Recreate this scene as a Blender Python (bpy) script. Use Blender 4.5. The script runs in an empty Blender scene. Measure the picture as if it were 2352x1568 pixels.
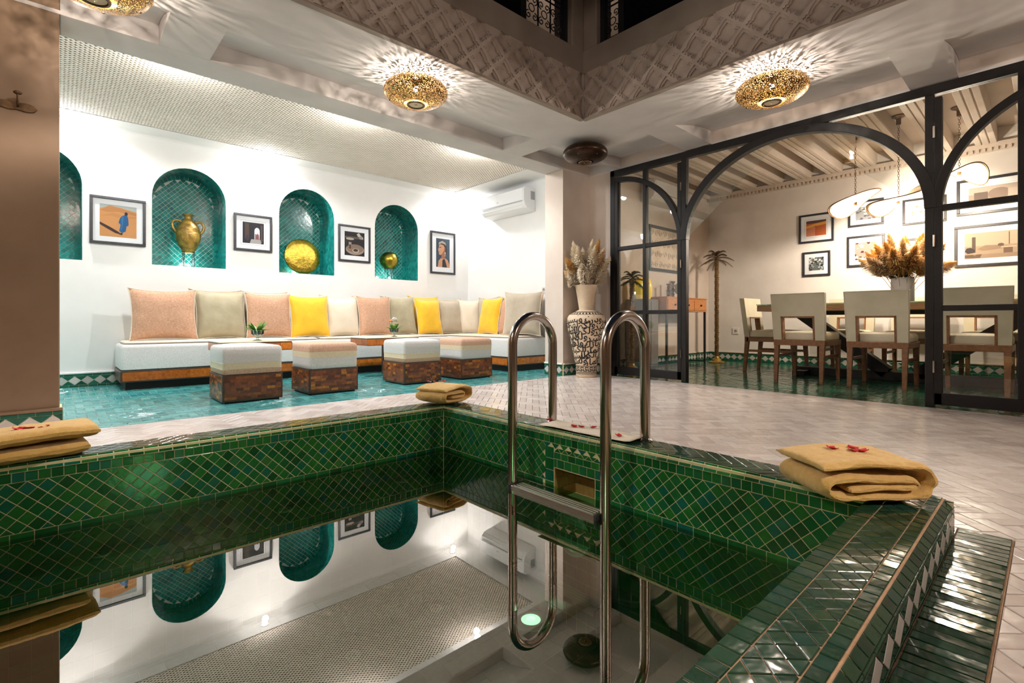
import bpy, bmesh, math, random
from math import sin, cos, pi, radians, sqrt, atan2, hypot
from mathutils import Vector, Matrix, noise

# ------------------------------------------------------------------ camera, world, exposure
SC = bpy.context.scene
COL = SC.collection
rnd = random.Random(7)
YAW = 47.534
CX, SX = cos(radians(YAW)), sin(radians(YAW))
FPX = 1140.2
cam_d = bpy.data.cameras.new('camera')
cam_d.sensor_width = 36.0
cam_d.lens = FPX / 2352 * 36.0
cam_d.shift_y = -48.4 / 2352
cam_d.clip_start = 0.01
cam = bpy.data.objects.new('camera', cam_d)
COL.objects.link(cam)
cam.location = (0, 0, 0.6)
cam.rotation_euler = (radians(90), 0, radians(YAW - 90))
SC.camera = cam

world = bpy.data.worlds.new('night')
SC.world = world
world.use_nodes = True
world.node_tree.nodes['Background'].inputs[0].default_value = (0.012, 0.016, 0.03, 1)
world.node_tree.nodes['Background'].inputs[1].default_value = 1.0

SC.view_settings.view_transform = 'Standard'
SC.view_settings.look = 'None'
SC.view_settings.exposure = 0.12
SC.view_settings.gamma = 1.0
SC.view_settings.use_curve_mapping = False
try:
    SC.cycles.use_denoising = True
    SC.cycles.denoiser = 'OPENIMAGEDENOISE'
    SC.cycles.denoising_input_passes = 'RGB_ALBEDO_NORMAL'
    SC.cycles.denoising_prefilter = 'ACCURATE'
    SC.cycles.max_bounces = 8
    SC.cycles.diffuse_bounces = 3
    SC.cycles.glossy_bounces = 4
    SC.cycles.transmission_bounces = 4
    SC.cycles.transparent_max_bounces = 16
    SC.cycles.caustics_reflective = False
    SC.cycles.caustics_refractive = False
    SC.cycles.sample_clamp_indirect = 4.0
    SC.cycles.sample_clamp_direct = 0.0
    SC.cycles.blur_glossy = 0.5
except Exception:
    pass

# dimensions (metres, floor z = 0, camera 0.6 m above it)
YL, YLB, YB = 3.6, 3.87, 5.93       # lounge opening face, its back edge, lounge back wall
XJ, XR = 4.045, 4.53                # lounge right jamb, lounge right wall
XG, XD = 4.5, 7.4                   # glazed screen plane, dining room far wall
ZS, ZLC, ZD = 2.24, 2.394, 2.50     # soffit, lounge ceiling, dining beam underside
XA, YA = 3.18, 2.61                 # atrium opening corner
PX, PY, PN, PL = 1.67, 2.42, 0.354, -1.3   # pool inner faces
KZ, WZ = 0.10, -0.155               # kerb top, water level

# ------------------------------------------------------------------ lights with a fixed place
def light(name, kind, loc, energy, color, rot=(0, 0, 0), **kw):
    d = bpy.data.lights.new(name, kind)
    d.energy = energy
    d.color = color
    for k, v in kw.items():
        setattr(d, k, v)
    o = bpy.data.objects.new(name, d)
    o.location = loc
    o.rotation_euler = rot
    COL.objects.link(o)
    return o

def aim(src, dst):
    return (Vector(dst) - Vector(src)).to_track_quat('-Z', 'Y').to_euler()

WARM = (1.0, 0.86, 0.75)
COOL = (0.98, 0.985, 1.0)
LOUNGE_SPOTS = [(0.05, 5.79), (1.66, 5.79), (4.15, 5.79)]
LOUNGE_FRONT = [(0.6, 4.02), (1.9, 4.02), (3.2, 4.02)]
DINING_PENDANTS = [(6.44, 1.47), (6.25, 1.06), (6.42, 0.70)]
LAMPS_LIT = [(0.123, 2.94, 0.22), (1.79, 2.92, 0.215), (3.53, 1.28, 0.225), (3.55, -0.55, 0.22), (-1.5, 1.3, 0.22), (1.2, -1.7, 0.22)]
LAMP_DARK = (3.6, 2.93, 0.205)

light('upper_corridor_light', 'POINT', (XA + 0.35, YA + 0.35, 3.9), 2.2, (1.0, 0.80, 0.62), shadow_soft_size=0.06)

# ------------------------------------------------------------------ materials
MATS = {}
def new_mat(name):
    m = bpy.data.materials.new(name)
    m.use_nodes = True
    nt = m.node_tree
    b = nt.nodes['Principled BSDF']
    MATS[name] = m
    return m, nt, b

def rgba(c):
    return (c[0], c[1], c[2], 1.0)

def pos_noise(nt, scale, detail=3, rough=0.5, obj=False, stretch=None):
    if obj:
        src = nt.nodes.new('ShaderNodeTexCoord').outputs['Object']
    else:
        src = nt.nodes.new('ShaderNodeNewGeometry').outputs['Position']
    if stretch:
        mp = nt.nodes.new('ShaderNodeMapping')
        mp.inputs['Scale'].default_value = stretch
        nt.links.new(src, mp.inputs['Vector'])
        src = mp.outputs[0]
    n = nt.nodes.new('ShaderNodeTexNoise')
    n.inputs['Scale'].default_value = scale
    n.inputs['Detail'].default_value = detail
    n.inputs['Roughness'].default_value = rough
    nt.links.new(src, n.inputs['Vector'])
    return n.outputs[0]

def ramp(nt, fac, stops, interp='LINEAR'):
    r = nt.nodes.new('ShaderNodeValToRGB')
    r.color_ramp.interpolation = interp
    e = r.color_ramp.elements
    while len(e) < len(stops):
        e.new(0.5)
    for i, (p, c) in enumerate(stops):
        e[i].position = p
        e[i].color = rgba(c)
    nt.links.new(fac, r.inputs[0])
    return r.outputs[0]

def bump(nt, b, h, strength, dist=0.002):
    bp = nt.nodes.new('ShaderNodeBump')
    bp.inputs['Strength'].default_value = strength
    bp.inputs['Distance'].default_value = dist
    nt.links.new(h, bp.inputs['Height'])
    nt.links.new(bp.outputs[0], b.inputs['Normal'])

def mat_noise(name, c1, c2, rough=0.6, scale=6, metallic=0.0, bmp=0.0, bscale=60, bdist=0.002, obj=False, stretch=None, spec=None, coat=0.0, sheen=0.0):
    m, nt, b = new_mat(name)
    nt.links.new(ramp(nt, pos_noise(nt, scale, 4, 0.6, obj, stretch), [(0.3, c1), (0.7, c2)]), b.inputs['Base Color'])
    b.inputs['Roughness'].default_value = rough
    b.inputs['Metallic'].default_value = metallic
    if spec is not None:
        b.inputs['Specular IOR Level'].default_value = spec
    if coat:
        b.inputs['Coat Weight'].default_value = coat
        b.inputs['Coat Roughness'].default_value = 0.1
    if sheen:
        b.inputs['Sheen Weight'].default_value = sheen
    if bmp:
        bump(nt, b, pos_noise(nt, bscale, 3, 0.6, obj), bmp, bdist)
    return m

def mat_plain(name, c, rough=0.5, metallic=0.0, spec=None):
    m, nt, b = new_mat(name)
    b.inputs['Base Color'].default_value = rgba(c)
    b.inputs['Roughness'].default_value = rough
    b.inputs['Metallic'].default_value = metallic
    if spec is not None:
        b.inputs['Specular IOR Level'].default_value = spec
    return m

def mat_emit(name, c, s):
    m, nt, b = new_mat(name)
    b.inputs['Base Color'].default_value = rgba(c)
    b.inputs['Emission Color'].default_value = rgba(c)
    b.inputs['Emission Strength'].default_value = s
    return m

def piece_random(nt):
    g = nt.nodes.new('ShaderNodeNewGeometry')
    o = nt.nodes.new('ShaderNodeObjectInfo')
    a = nt.nodes.new('ShaderNodeMath'); a.operation = 'ADD'
    f = nt.nodes.new('ShaderNodeMath'); f.operation = 'FRACT'
    nt.links.new(g.outputs['Random Per Island'], a.inputs[0])
    nt.links.new(o.outputs['Random'], a.inputs[1])
    nt.links.new(a.outputs[0], f.inputs[0])
    return f.outputs[0]

def mat_glaze(name, stops, rough=0.12, bmp=0.35, bscale=28, bdist=0.003, mottle=0.35, spec=0.5):
    """handmade glazed tile: each piece its own shade, slightly wavy gloss"""
    m, nt, b = new_mat(name)
    base = ramp(nt, piece_random(nt), stops, 'LINEAR')
    mx = nt.nodes.new('ShaderNodeMix'); mx.data_type = 'RGBA'; mx.blend_type = 'MULTIPLY'
    mx.inputs[0].default_value = mottle
    nt.links.new(base, mx.inputs[6])
    nt.links.new(ramp(nt, pos_noise(nt, 45, 4, 0.65), [(0.3, (0.45, 0.5, 0.45)), (0.7, (1.25, 1.2, 1.15))]), mx.inputs[7])
    nt.links.new(mx.outputs[2], b.inputs['Base Color'])
    b.inputs['Roughness'].default_value = rough
    b.inputs['Specular IOR Level'].default_value = spec
    bump(nt, b, pos_noise(nt, bscale, 2, 0.5), bmp, bdist)
    return m

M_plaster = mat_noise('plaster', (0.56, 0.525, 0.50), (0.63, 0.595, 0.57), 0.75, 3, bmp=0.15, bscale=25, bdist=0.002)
M_lounge = mat_noise('lounge_plaster', (0.80, 0.79, 0.765), (0.85, 0.84, 0.815), 0.7, 3, bmp=0.1, bscale=20, bdist=0.002)
M_tan = mat_noise('tadelakt_wall', (0.20, 0.125, 0.072), (0.25, 0.165, 0.10), 0.6, 2.5, bmp=0.12, bscale=15)
M_corner = mat_noise('beige_wall', (0.62, 0.52, 0.44), (0.70, 0.60, 0.52), 0.7, 2.5, bmp=0.1, bscale=15)
M_stucco = mat_noise('carved_stucco', (0.40, 0.325, 0.275), (0.50, 0.415, 0.36), 0.85, 9, bmp=0.3, bscale=60)
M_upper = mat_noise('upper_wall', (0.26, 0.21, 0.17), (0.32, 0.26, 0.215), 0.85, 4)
M_grout_gold = mat_noise('golden_grout', (0.70, 0.62, 0.32), (0.84, 0.78, 0.50), 0.9, 40)
M_grout_orange = mat_noise('orange_grout', (0.42, 0.25, 0.14), (0.56, 0.36, 0.22), 0.95, 40)
M_grout_brown = mat_noise('floor_grout', (0.20, 0.12, 0.08), (0.32, 0.22, 0.16), 0.95, 30)
M_grout_pale = mat_noise('pale_grout', (0.62, 0.66, 0.58), (0.75, 0.78, 0.70), 0.9, 40)
M_pooltile = mat_glaze('green_pool_tile', [(0.0, (0.005, 0.075, 0.020)), (0.3, (0.008, 0.135, 0.034)), (0.55, (0.022, 0.175, 0.030)), (0.80, (0.008, 0.135, 0.050)), (0.95, (0.006, 0.13, 0.095)), (1.0, (0.045, 0.18, 0.03))], 0.14, 0.2)
M_kerbtile = mat_glaze('kerb_tile', [(0.0, (0.008, 0.034, 0.018)), (0.35, (0.014, 0.052, 0.028)), (0.7, (0.022, 0.062, 0.030)), (1.0, (0.012, 0.055, 0.042))], 0.10, 0.38, 22, 0.003, spec=0.36)
M_tealtile_lit = mat_glaze('lit_teal_floor_tile', [(0.0, (0.04, 0.26, 0.27)), (0.4, (0.08, 0.37, 0.37)), (0.75, (0.13, 0.45, 0.44)), (1.0, (0.06, 0.31, 0.34))], 0.13, 0.55, 18, 0.004)  # same tile as the dining floor, with the lounge's bright light in its colour
M_nichetile = mat_glaze('teal_niche_tile', [(0.0, (0.006, 0.13, 0.12)), (0.4, (0.008, 0.19, 0.17)), (0.8, (0.015, 0.26, 0.23)), (1.0, (0.01, 0.16, 0.17))], 0.15, 0.4, 25, 0.003)
M_dinetile = mat_glaze('green_floor_tile', [(0.0, (0.010, 0.075, 0.045)), (0.5, (0.02, 0.12, 0.07)), (1.0, (0.03, 0.15, 0.09))], 0.13, 0.5, 18, 0.004)
M_white_tile = mat_glaze('white_floor_tile', [(0.0, (0.64, 0.55, 0.51)), (0.5, (0.74, 0.655, 0.615)), (1.0, (0.83, 0.76, 0.72))], 0.20, 0.5, 16, 0.004, 0.18)
M_whitediamond = mat_glaze('white_diamond_tile', [(0.0, (0.50, 0.45, 0.42)), (1.0, (0.66, 0.61, 0.57))], 0.25, 0.2, 30, 0.002, 0.2)
M_skirtgreen = mat_glaze('green_skirting_tile', [(0.0, (0.006, 0.07, 0.045)), (0.5, (0.01, 0.11, 0.07)), (1.0, (0.02, 0.14, 0.09))], 0.15, 0.2)
M_olive = mat_glaze('hatch_tile', [(0.0, (0.30, 0.24, 0.05)), (0.5, (0.42, 0.33, 0.10)), (1.0, (0.36, 0.22, 0.07))], 0.5, 0.2)
M_black = mat_noise('black_iron', (0.006, 0.0055, 0.0055), (0.012, 0.010, 0.010), 0.45, 18, bmp=0.25, bscale=40, spec=0.3)
M_blackmatte = mat_plain('black_paint', (0.008, 0.008, 0.008), 0.6)
M_steel = mat_noise('stainless_steel', (0.42, 0.38, 0.34), (0.55, 0.50, 0.46), 0.16, 4, metallic=1.0)
M_chrome = mat_plain('chrome', (0.80, 0.80, 0.74), 0.28, 1.0)
M_brass = mat_noise('hammered_brass', (0.24, 0.17, 0.02), (0.50, 0.37, 0.06), 0.25, 25, metallic=1.0, bmp=0.7, bscale=70, bdist=0.004)
M_gold = mat_noise('aged_gold', (0.13, 0.07, 0.012), (0.50, 0.31, 0.06), 0.3, 16, metallic=0.35, bmp=0.8, bscale=45, bdist=0.006)
M_bronze = mat_noise('dark_bronze', (0.07, 0.04, 0.022), (0.20, 0.12, 0.06), 0.38, 20, metallic=0.8, bmp=0.5, bscale=60)
M_wooddark = mat_noise('walnut', (0.16, 0.065, 0.022), (0.26, 0.115, 0.045), 0.42, 3, obj=True, stretch=(2, 14, 14))
M_wooddk2 = mat_noise('dark_wood', (0.035, 0.018, 0.010), (0.07, 0.035, 0.018), 0.4, 5, stretch=(3, 3, 14))
M_woodred = mat_noise('reddish_wood', (0.38, 0.13, 0.035), (0.62, 0.26, 0.08), 0.45, 6, stretch=(4, 20, 20))
M_tabletop = mat_noise('brown_table_wood', (0.22, 0.11, 0.045), (0.40, 0.22, 0.10), 0.4, 5, stretch=(10, 2, 20))
M_cream = mat_noise('cream_leather', (0.50, 0.45, 0.32), (0.57, 0.52, 0.385), 0.6, 8, bmp=0.12, bscale=200)
M_upholst = mat_noise('grey_boucle', (0.56, 0.55, 0.53), (0.74, 0.73, 0.71), 0.95, 120, bmp=0.6, bscale=260, bdist=0.003)
M_band_cream = mat_noise('cream_stripe', (0.66, 0.56, 0.38), (0.73, 0.64, 0.46), 0.95, 60, bmp=0.3, bscale=260)
M_band_pink = mat_noise('pink_linen_stripe', (0.46, 0.27, 0.17), (0.68, 0.46, 0.34), 0.95, 130, bmp=0.4, bscale=260)
M_linen = mat_noise('pink_linen', (0.40, 0.20, 0.115), (0.68, 0.42, 0.28), 0.95, 75, bmp=0.4, bscale=240, stretch=(1, 1, 3))
M_sage = mat_noise('sage_velvet', (0.36, 0.305, 0.19), (0.46, 0.395, 0.26), 0.85, 7, bmp=0.2, bscale=18, bdist=0.006, sheen=0.3)
M_yellow = mat_noise('yellow_velvet', (0.78, 0.43, 0.010), (0.90, 0.54, 0.02), 0.8, 7, bmp=0.2, bscale=18, bdist=0.006, sheen=0.3)
M_ivory = mat_noise('ivory_velvet', (0.72, 0.62, 0.48), (0.80, 0.70, 0.56), 0.85, 7, bmp=0.2, bscale=18, bdist=0.006, sheen=0.2)
M_taupe = mat_noise('taupe_velvet', (0.42, 0.35, 0.255), (0.52, 0.44, 0.335), 0.85, 7, bmp=0.25, bscale=18, bdist=0.006, sheen=0.3)
M_piping = mat_noise('cream_piping', (0.66, 0.58, 0.44), (0.75, 0.68, 0.54), 0.9, 90)
M_burl = mat_glaze('burl_wood', [(0.0, (0.10, 0.028, 0.010)), (0.4, (0.20, 0.058, 0.022)), (0.8, (0.30, 0.085, 0.026)), (1.0, (0.58, 0.20, 0.03))], 0.25, 0.15, 60, 0.001, 0.75)
M_burlbright = mat_noise('orange_burl', (0.34, 0.10, 0.012), (0.78, 0.32, 0.05), 0.25, 22)
M_burlrim = mat_noise('dark_burl_rim', (0.05, 0.025, 0.015), (0.09, 0.05, 0.03), 0.35, 30)
M_towel = mat_noise('yellow_terry', (0.80, 0.46, 0.10), (0.90, 0.58, 0.17), 0.98, 60, bmp=1.0, bscale=420, bdist=0.004, sheen=0.4)
M_mat = mat_noise('cream_terry', (0.74, 0.66, 0.52), (0.82, 0.74, 0.60), 0.98, 60, bmp=0.8, bscale=400, bdist=0.003)
M_petal = mat_noise('red_petal', (0.42, 0.002, 0.008), (0.65, 0.006, 0.015), 0.5, 30)
M_leaf = mat_noise('green_leaf', (0.05, 0.17, 0.02), (0.16, 0.34, 0.04), 0.45, 30)
M_whitepetal = mat_plain('white_petal', (0.85, 0.83, 0.78), 0.6)
M_pampas = mat_noise('pampas', (0.86, 0.60, 0.34), (0.95, 0.76, 0.52), 0.95, 25)
M_pampaspale = mat_noise('pale_pampas', (0.95, 0.78, 0.56), (0.98, 0.88, 0.72), 0.95, 25)
M_pampasgold = mat_noise('golden_pampas', (0.62, 0.34, 0.10), (0.85, 0.55, 0.22), 0.95, 25)
M_whiteplastic = mat_plain('white_plastic', (0.86, 0.87, 0.88), 0.3)
M_greyplastic = mat_plain('grey_plastic', (0.35, 0.36, 0.37), 0.4)
M_ceramic = mat_plain('white_ceramic', (0.86, 0.86, 0.87), 0.25)
M_vasecream = mat_noise('cream_clay', (0.66, 0.50, 0.34), (0.76, 0.61, 0.44), 0.75, 10, bmp=0.15, bscale=60)
M_ink = mat_plain('black_slip', (0.014, 0.009, 0.008), 0.5)
M_paper = mat_plain('white_mount', (0.92, 0.94, 0.96), 0.8)
M_frame = mat_noise('black_frame', (0.012, 0.012, 0.016), (0.03, 0.03, 0.038), 0.35, 40)
M_socket = mat_plain('socket_plastic', (0.72, 0.66, 0.58), 0.4)
M_bulb = mat_emit('bulb_glow', (1.0, 0.86, 0.66), 60)
M_cbulb = mat_emit('cool_bulb_glow', (0.9, 0.97, 1.0), 80)
M_lampbulb = mat_emit('lantern_bulb_glow', (1.0, 0.80, 0.55), 110)
M_poollight = mat_emit('pool_lamp_glow', (1.0, 0.80, 0.92), 2.2)
M_nozzle = mat_plain('cream_nozzle', (0.95, 0.90, 0.74), 0.5)
M_horn = mat_noise('pendant_shade', (0.62, 0.46, 0.28), (0.80, 0.66, 0.46), 0.5, 12)

def mat_glass(name, tint, ior, boost=1.0, rough=0.0, ripples=0.0):
    """thin clear sheet: what passes is tinted, what glances off follows Fresnel"""
    m = bpy.data.materials.new(name); m.use_nodes = True
    nt = m.node_tree; nt.nodes.clear()
    out = nt.nodes.new('ShaderNodeOutputMaterial')
    tr = nt.nodes.new('ShaderNodeBsdfTransparent'); tr.inputs[0].default_value = rgba(tint)
    gl = nt.nodes.new('ShaderNodeBsdfGlossy'); gl.inputs['Roughness'].default_value = rough
    if name == 'pool_water': gl.inputs['Color'].default_value = (1.0, 0.93, 0.86, 1)
    fr = nt.nodes.new('ShaderNodeFresnel'); fr.inputs[0].default_value = ior
    mu = nt.nodes.new('ShaderNodeMath'); mu.operation = 'MULTIPLY'; mu.inputs[1].default_value = boost; mu.use_clamp = True
    mx = nt.nodes.new('ShaderNodeMixShader')
    nt.links.new(fr.outputs[0], mu.inputs[0]); nt.links.new(mu.outputs[0], mx.inputs[0])
    nt.links.new(tr.outputs[0], mx.inputs[1]); nt.links.new(gl.outputs[0], mx.inputs[2])
    if ripples:
        bp = nt.nodes.new('ShaderNodeBump'); bp.inputs['Strength'].default_value = ripples; bp.inputs['Distance'].default_value = 0.003
        nt.links.new(pos_noise(nt, 3.0, 1, 0.4), bp.inputs['Height'])
        nt.links.new(bp.outputs[0], gl.inputs['Normal'])
    nt.links.new(mx.outputs[0], out.inputs[0])
    MATS[name] = m
    return m
M_pane = mat_glass('window_glass', (0.98, 0.99, 0.98), 1.5, 1.3)
M_water = mat_glass('pool_water', (0.30, 0.86, 0.42), 3.5, 1.08, 0.0, 0.03)
M_picglass = mat_glass('picture_glass', (0.99, 0.99, 0.99), 1.45, 0.35)
M_clear = mat_glass('clear_glass', (0.80, 0.92, 0.88), 1.5, 1.5)
M_smoke = mat_plain('dark_glass', (0.004, 0.004, 0.004), 0.25)

def mat_perforated(name, c, holes, scale, rough=0.3):
    """sheet brass punched with small holes: real openings the bulb shines through"""
    m, nt, b = new_mat(name)
    b.inputs['Metallic'].default_value = 0.9
    b.inputs['Roughness'].default_value = rough
    nt.links.new(ramp(nt, pos_noise(nt, 30, 3, 0.6, True), [(0.3, c), (0.7, tuple(min(1, x * 1.7) for x in c))]), b.inputs['Base Color'])
    v = nt.nodes.new('ShaderNodeTexVoronoi'); v.inputs['Scale'].default_value = scale
    nt.links.new(nt.nodes.new('ShaderNodeTexCoord').outputs['Object'], v.inputs['Vector'])
    lt = nt.nodes.new('ShaderNodeMath'); lt.operation = 'LESS_THAN'; lt.inputs[1].default_value = holes
    nt.links.new(v.outputs['Distance'], lt.inputs[0])
    tr = nt.nodes.new('ShaderNodeBsdfTransparent')
    mx = nt.nodes.new('ShaderNodeMixShader')
    nt.links.new(lt.outputs[0], mx.inputs[0]); nt.links.new(b.outputs[0], mx.inputs[1]); nt.links.new(tr.outputs[0], mx.inputs[2])
    nt.links.new(mx.outputs[0], nt.nodes['Material Output'].inputs[0])
    return m
M_perf = mat_perforated('perforated_brass', (0.20, 0.12, 0.04), 0.37, 150)
M_perfdark = mat_perforated('dark_perforated_brass', (0.03, 0.016, 0.010), 0.24, 150, 0.35)

FLAT = {}
def flat(c, rough=0.7):
    k = (round(c[0], 3), round(c[1], 3), round(c[2], 3))
    if k not in FLAT:
        FLAT[k] = mat_plain('print_ink', c, rough)
    return FLAT[k]

# ------------------------------------------------------------------ mesh helpers
class MB:
    def __init__(s):
        s.v = []; s.f = []; s.mi = []
    def add(s, vs, fs, m=0):
        o = len(s.v)
        s.v.extend([tuple(p) for p in vs])
        for f in fs:
            s.f.append(tuple(i + o for i in f)); s.mi.append(m)
        return s
    def box(s, a, b, m=0, M=None):
        x0, y0, z0 = a; x1, y1, z1 = b
        vs = [(x0, y0, z0), (x1, y0, z0), (x1, y1, z0), (x0, y1, z0), (x0, y0, z1), (x1, y0, z1), (x1, y1, z1), (x0, y1, z1)]
        if M is not None: vs = [M @ Vector(p) for p in vs]
        return s.add(vs, [(3, 2, 1, 0), (4, 5, 6, 7), (0, 1, 5, 4), (1, 2, 6, 5), (2, 3, 7, 6), (3, 0, 4, 7)], m)
    def bar(s, p, q, w, h=None, up=(0, 0, 1), m=0):
        """rectangular bar from p to q, w across, h along up"""
        h = h or w
        p = Vector(p); q = Vector(q); d = (q - p); L = d.length; d.normalize()
        u = Vector(up)
        if abs(d.dot(u)) > 0.98: u = Vector((1, 0, 0))
        r = d.cross(u).normalized(); u = r.cross(d).normalized()
        vs = []
        for t in (p, q):
            for a, b in ((-1, -1), (1, -1), (1, 1), (-1, 1)):
                vs.append(t + r * (a * w / 2) + u * (b * h / 2))
        return s.add(vs, [(0, 1, 2, 3), (7, 6, 5, 4), (0, 4, 5, 1), (1, 5, 6, 2), (2, 6, 7, 3), (3, 7, 4, 0)], m)
    def tube(s, pts, r, n=10, m=0, cap=True, closed=False):
        pts = [Vector(p) for p in pts]
        N = len(pts); rr = r if isinstance(r, (list, tuple)) else [r] * N
        o = []; prev = None
        for i, p in enumerate(pts):
            if closed: d = pts[(i + 1) % N] - pts[i - 1]
            else: d = pts[min(i + 1, N - 1)] - pts[max(i - 1, 0)]
            d.normalize()
            if prev is None:
                a = Vector((0, 0, 1)) if abs(d.z) < 0.9 else Vector((1, 0, 0))
                x = d.cross(a).normalized()
            else:
                x = (prev - d * prev.dot(d)).normalized()
            prev = x; y = d.cross(x)
            for k in range(n):
                t = 2 * pi * k / n
                o.append(p + (x * cos(t) + y * sin(t)) * rr[i])
        fs = []
        for i in range(N if closed else N - 1):
            j = (i + 1) % N
            for k in range(n):
                l = (k + 1) % n
                fs.append((i * n + k, i * n + l, j * n + l, j * n + k))
        if cap and not closed:
            fs.append(tuple(range(n))[::-1]); fs.append(tuple((N - 1) * n + k for k in range(n)))
        return s.add(o, fs, m)
    def lathe(s, prof, n=32, c=(0, 0, 0), m=0, cap=False):
        o = []; fs = []
        for r, z in prof:
            for k in range(n):
                t = 2 * pi * k / n
                o.append((c[0] + r * cos(t), c[1] + r * sin(t), c[2] + z))
        for i in range(len(prof) - 1):
            for k in range(n):
                l = (k + 1) % n
                fs.append((i * n + k, i * n + l, (i + 1) * n + l, (i + 1) * n + k))
        if cap:
            fs.append(tuple(range(n))[::-1]); fs.append(tuple((len(prof) - 1) * n + k for k in range(n)))
        return s.add(o, fs, m)
    def prism(s, poly, z0, z1, T=None, m=0):
        """2-D polygon extruded z0..z1, T maps (x,y,z) to space"""
        n = len(poly)
        vs = [(x, y, z0) for x, y in poly] + [(x, y, z1) for x, y in poly]
        if T: vs = [T(*p) for p in vs]
        return s.add(vs, [tuple(range(n))[::-1], tuple(range(n, 2 * n))] + [(i, (i + 1) % n, n + (i + 1) % n, n + i) for i in range(n)], m)
    def sphere(s, c, r, n=16, k=10, m=0, sq=(1, 1, 1)):
        prof = [(max(1e-4, r * sin(pi * i / k)), -r * cos(pi * i / k)) for i in range(k + 1)]
        t = MB().lathe(prof, n)
        return s.add([(c[0] + p[0] * sq[0], c[1] + p[1] * sq[1], c[2] + p[2] * sq[2]) for p in t.v], t.f, m)
    def xf(s, M):
        s.v = [tuple(M @ Vector(p)) for p in s.v]; return s
    def mesh(s, name, mats, smooth=False):
        me = bpy.data.meshes.new(name)
        me.from_pydata(s.v, [], s.f)
        for m in (mats if isinstance(mats, (list, tuple)) else [mats]):
            me.materials.append(m)
        if any(s.mi):
            me.polygons.foreach_set('material_index', s.mi)
        if smooth:
            me.polygons.foreach_set('use_smooth', [True] * len(me.polygons))
        me.validate(); me.update()
        return me

def link(name, me, parent=None, loc=None, rot=None):
    o = bpy.data.objects.new(name, me)
    COL.objects.link(o)
    if parent is not None: o.parent = parent
    if loc is not None: o.location = loc
    if rot is not None: o.rotation_euler = rot
    return o

def obj(name, mb, mats, parent=None, loc=None, rot=None, smooth=False, bev=0.0, seg=2, angle=40):
    o = link(name, mb.mesh(name, mats, smooth), parent, loc, rot)
    if bev:
        bv = o.modifiers.new('bevel', 'BEVEL'); bv.width = bev; bv.segments = seg; bv.limit_method = 'ANGLE'; bv.angle_limit = radians(angle)
    if smooth:
        auto_smooth(o.data, angle)
    return o

def auto_smooth(me, deg):
    try:
        me.set_sharp_from_angle(angle=radians(deg))
    except Exception:
        pass

def tag(o, label=None, cat=None, group=None, kind=None):
    if label: o['label'] = label
    if cat: o['category'] = cat
    if group: o['group'] = group
    if kind: o['kind'] = kind
    return o

def thing(name, label, cat, loc=(0, 0, 0), rz=0.0, group=None, kind=None):
    o = bpy.data.objects.new(name, None)
    o.empty_display_size = 0.1
    COL.objects.link(o)
    o.location = loc; o.rotation_euler = (0, 0, rz)
    return tag(o, label, cat, group, kind)

def copy_tree(o, parent=None):
    c = o.copy(); COL.objects.link(c)
    if parent is not None: c.parent = parent
    for ch in [k for k in bpy.data.objects if k.parent == o]:
        copy_tree(ch, c)
    return c

def curve_plate(outer, holes, thick, T=None):
    """flat plate with holes -> MB (via a filled 2-D curve); thickness along z, front face z = thick"""
    cu = bpy.data.curves.new('tmp', 'CURVE'); cu.dimensions = '2D'; cu.fill_mode = 'BOTH'; cu.extrude = thick / 2
    for poly in [outer] + list(holes):
        sp = cu.splines.new('POLY'); sp.points.add(len(poly) - 1)
        for i, (x, y) in enumerate(poly): sp.points[i].co = (x, y, 0, 1)
        sp.use_cyclic_u = True
    o = bpy.data.objects.new('tmp', cu); COL.objects.link(o)
    dg = bpy.context.evaluated_depsgraph_get()
    me = o.evaluated_get(dg).to_mesh()
    mb = MB(); vs = [(v.co.x, v.co.y, v.co.z + thick / 2) for v in me.vertices]
    if T: vs = [T(*p) for p in vs]
    mb.add(vs, [tuple(p.vertices) for p in me.polygons])
    o.evaluated_get(dg).to_mesh_clear()
    bpy.data.objects.remove(o); bpy.data.curves.remove(cu)
    return mb

# ------------------------------------------------------------------ polygons and tiles
def clip(poly, nx, ny, d):
    """keep nx*x+ny*y <= d"""
    out = []
    for i in range(len(poly)):
        a = poly[i]; b = poly[(i + 1) % len(poly)]
        fa = nx * a[0] + ny * a[1] - d; fb = nx * b[0] + ny * b[1] - d
        if fa <= 0: out.append(a)
        if (fa < 0 < fb) or (fb < 0 < fa):
            t = fa / (fa - fb)
            out.append((a[0] + (b[0] - a[0]) * t, a[1] + (b[1] - a[1]) * t))
    return out

def clip_rect(p, x0, y0, x1, y1):
    for a in ((-1, 0, -x0), (1, 0, x1), (0, -1, -y0), (0, 1, y1)):
        if len(p) < 3: return []
        p = clip(p, *a)
    return p

def area(p):
    return 0.5 * sum(p[i][0] * p[(i + 1) % len(p)][1] - p[(i + 1) % len(p)][0] * p[i][1] for i in range(len(p)))

def inset(p, d):
    q = []
    for i in range(len(p)):
        a = p[i]; b = p[(i + 1) % len(p)]
        if hypot(a[0] - b[0], a[1] - b[1]) > 1e-5: q.append(a)
    p = q
    if len(p) < 3: return []
    if area(p) < 0: p = p[::-1]
    n = len(p); L = []
    for i in range(n):
        a = p[i]; b = p[(i + 1) % n]; dx, dy = b[0] - a[0], b[1] - a[1]; l = hypot(dx, dy)
        L.append((-dy / l, dx / l, (-dy * a[0] + dx * a[1]) / l + d))
    # clip a copy of the polygon by all inset half planes (robust for slivers)
    r = p
    for nx, ny, c in L:
        r = clip(r, -nx, -ny, -c)
        if len(r) < 3: return []
    q = []
    for i in range(len(r)):
        a = r[i]; b = r[(i + 1) % len(r)]
        if hypot(a[0] - b[0], a[1] - b[1]) > 2.5e-4: q.append(a)
    return q if len(q) >= 3 else []

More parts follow.
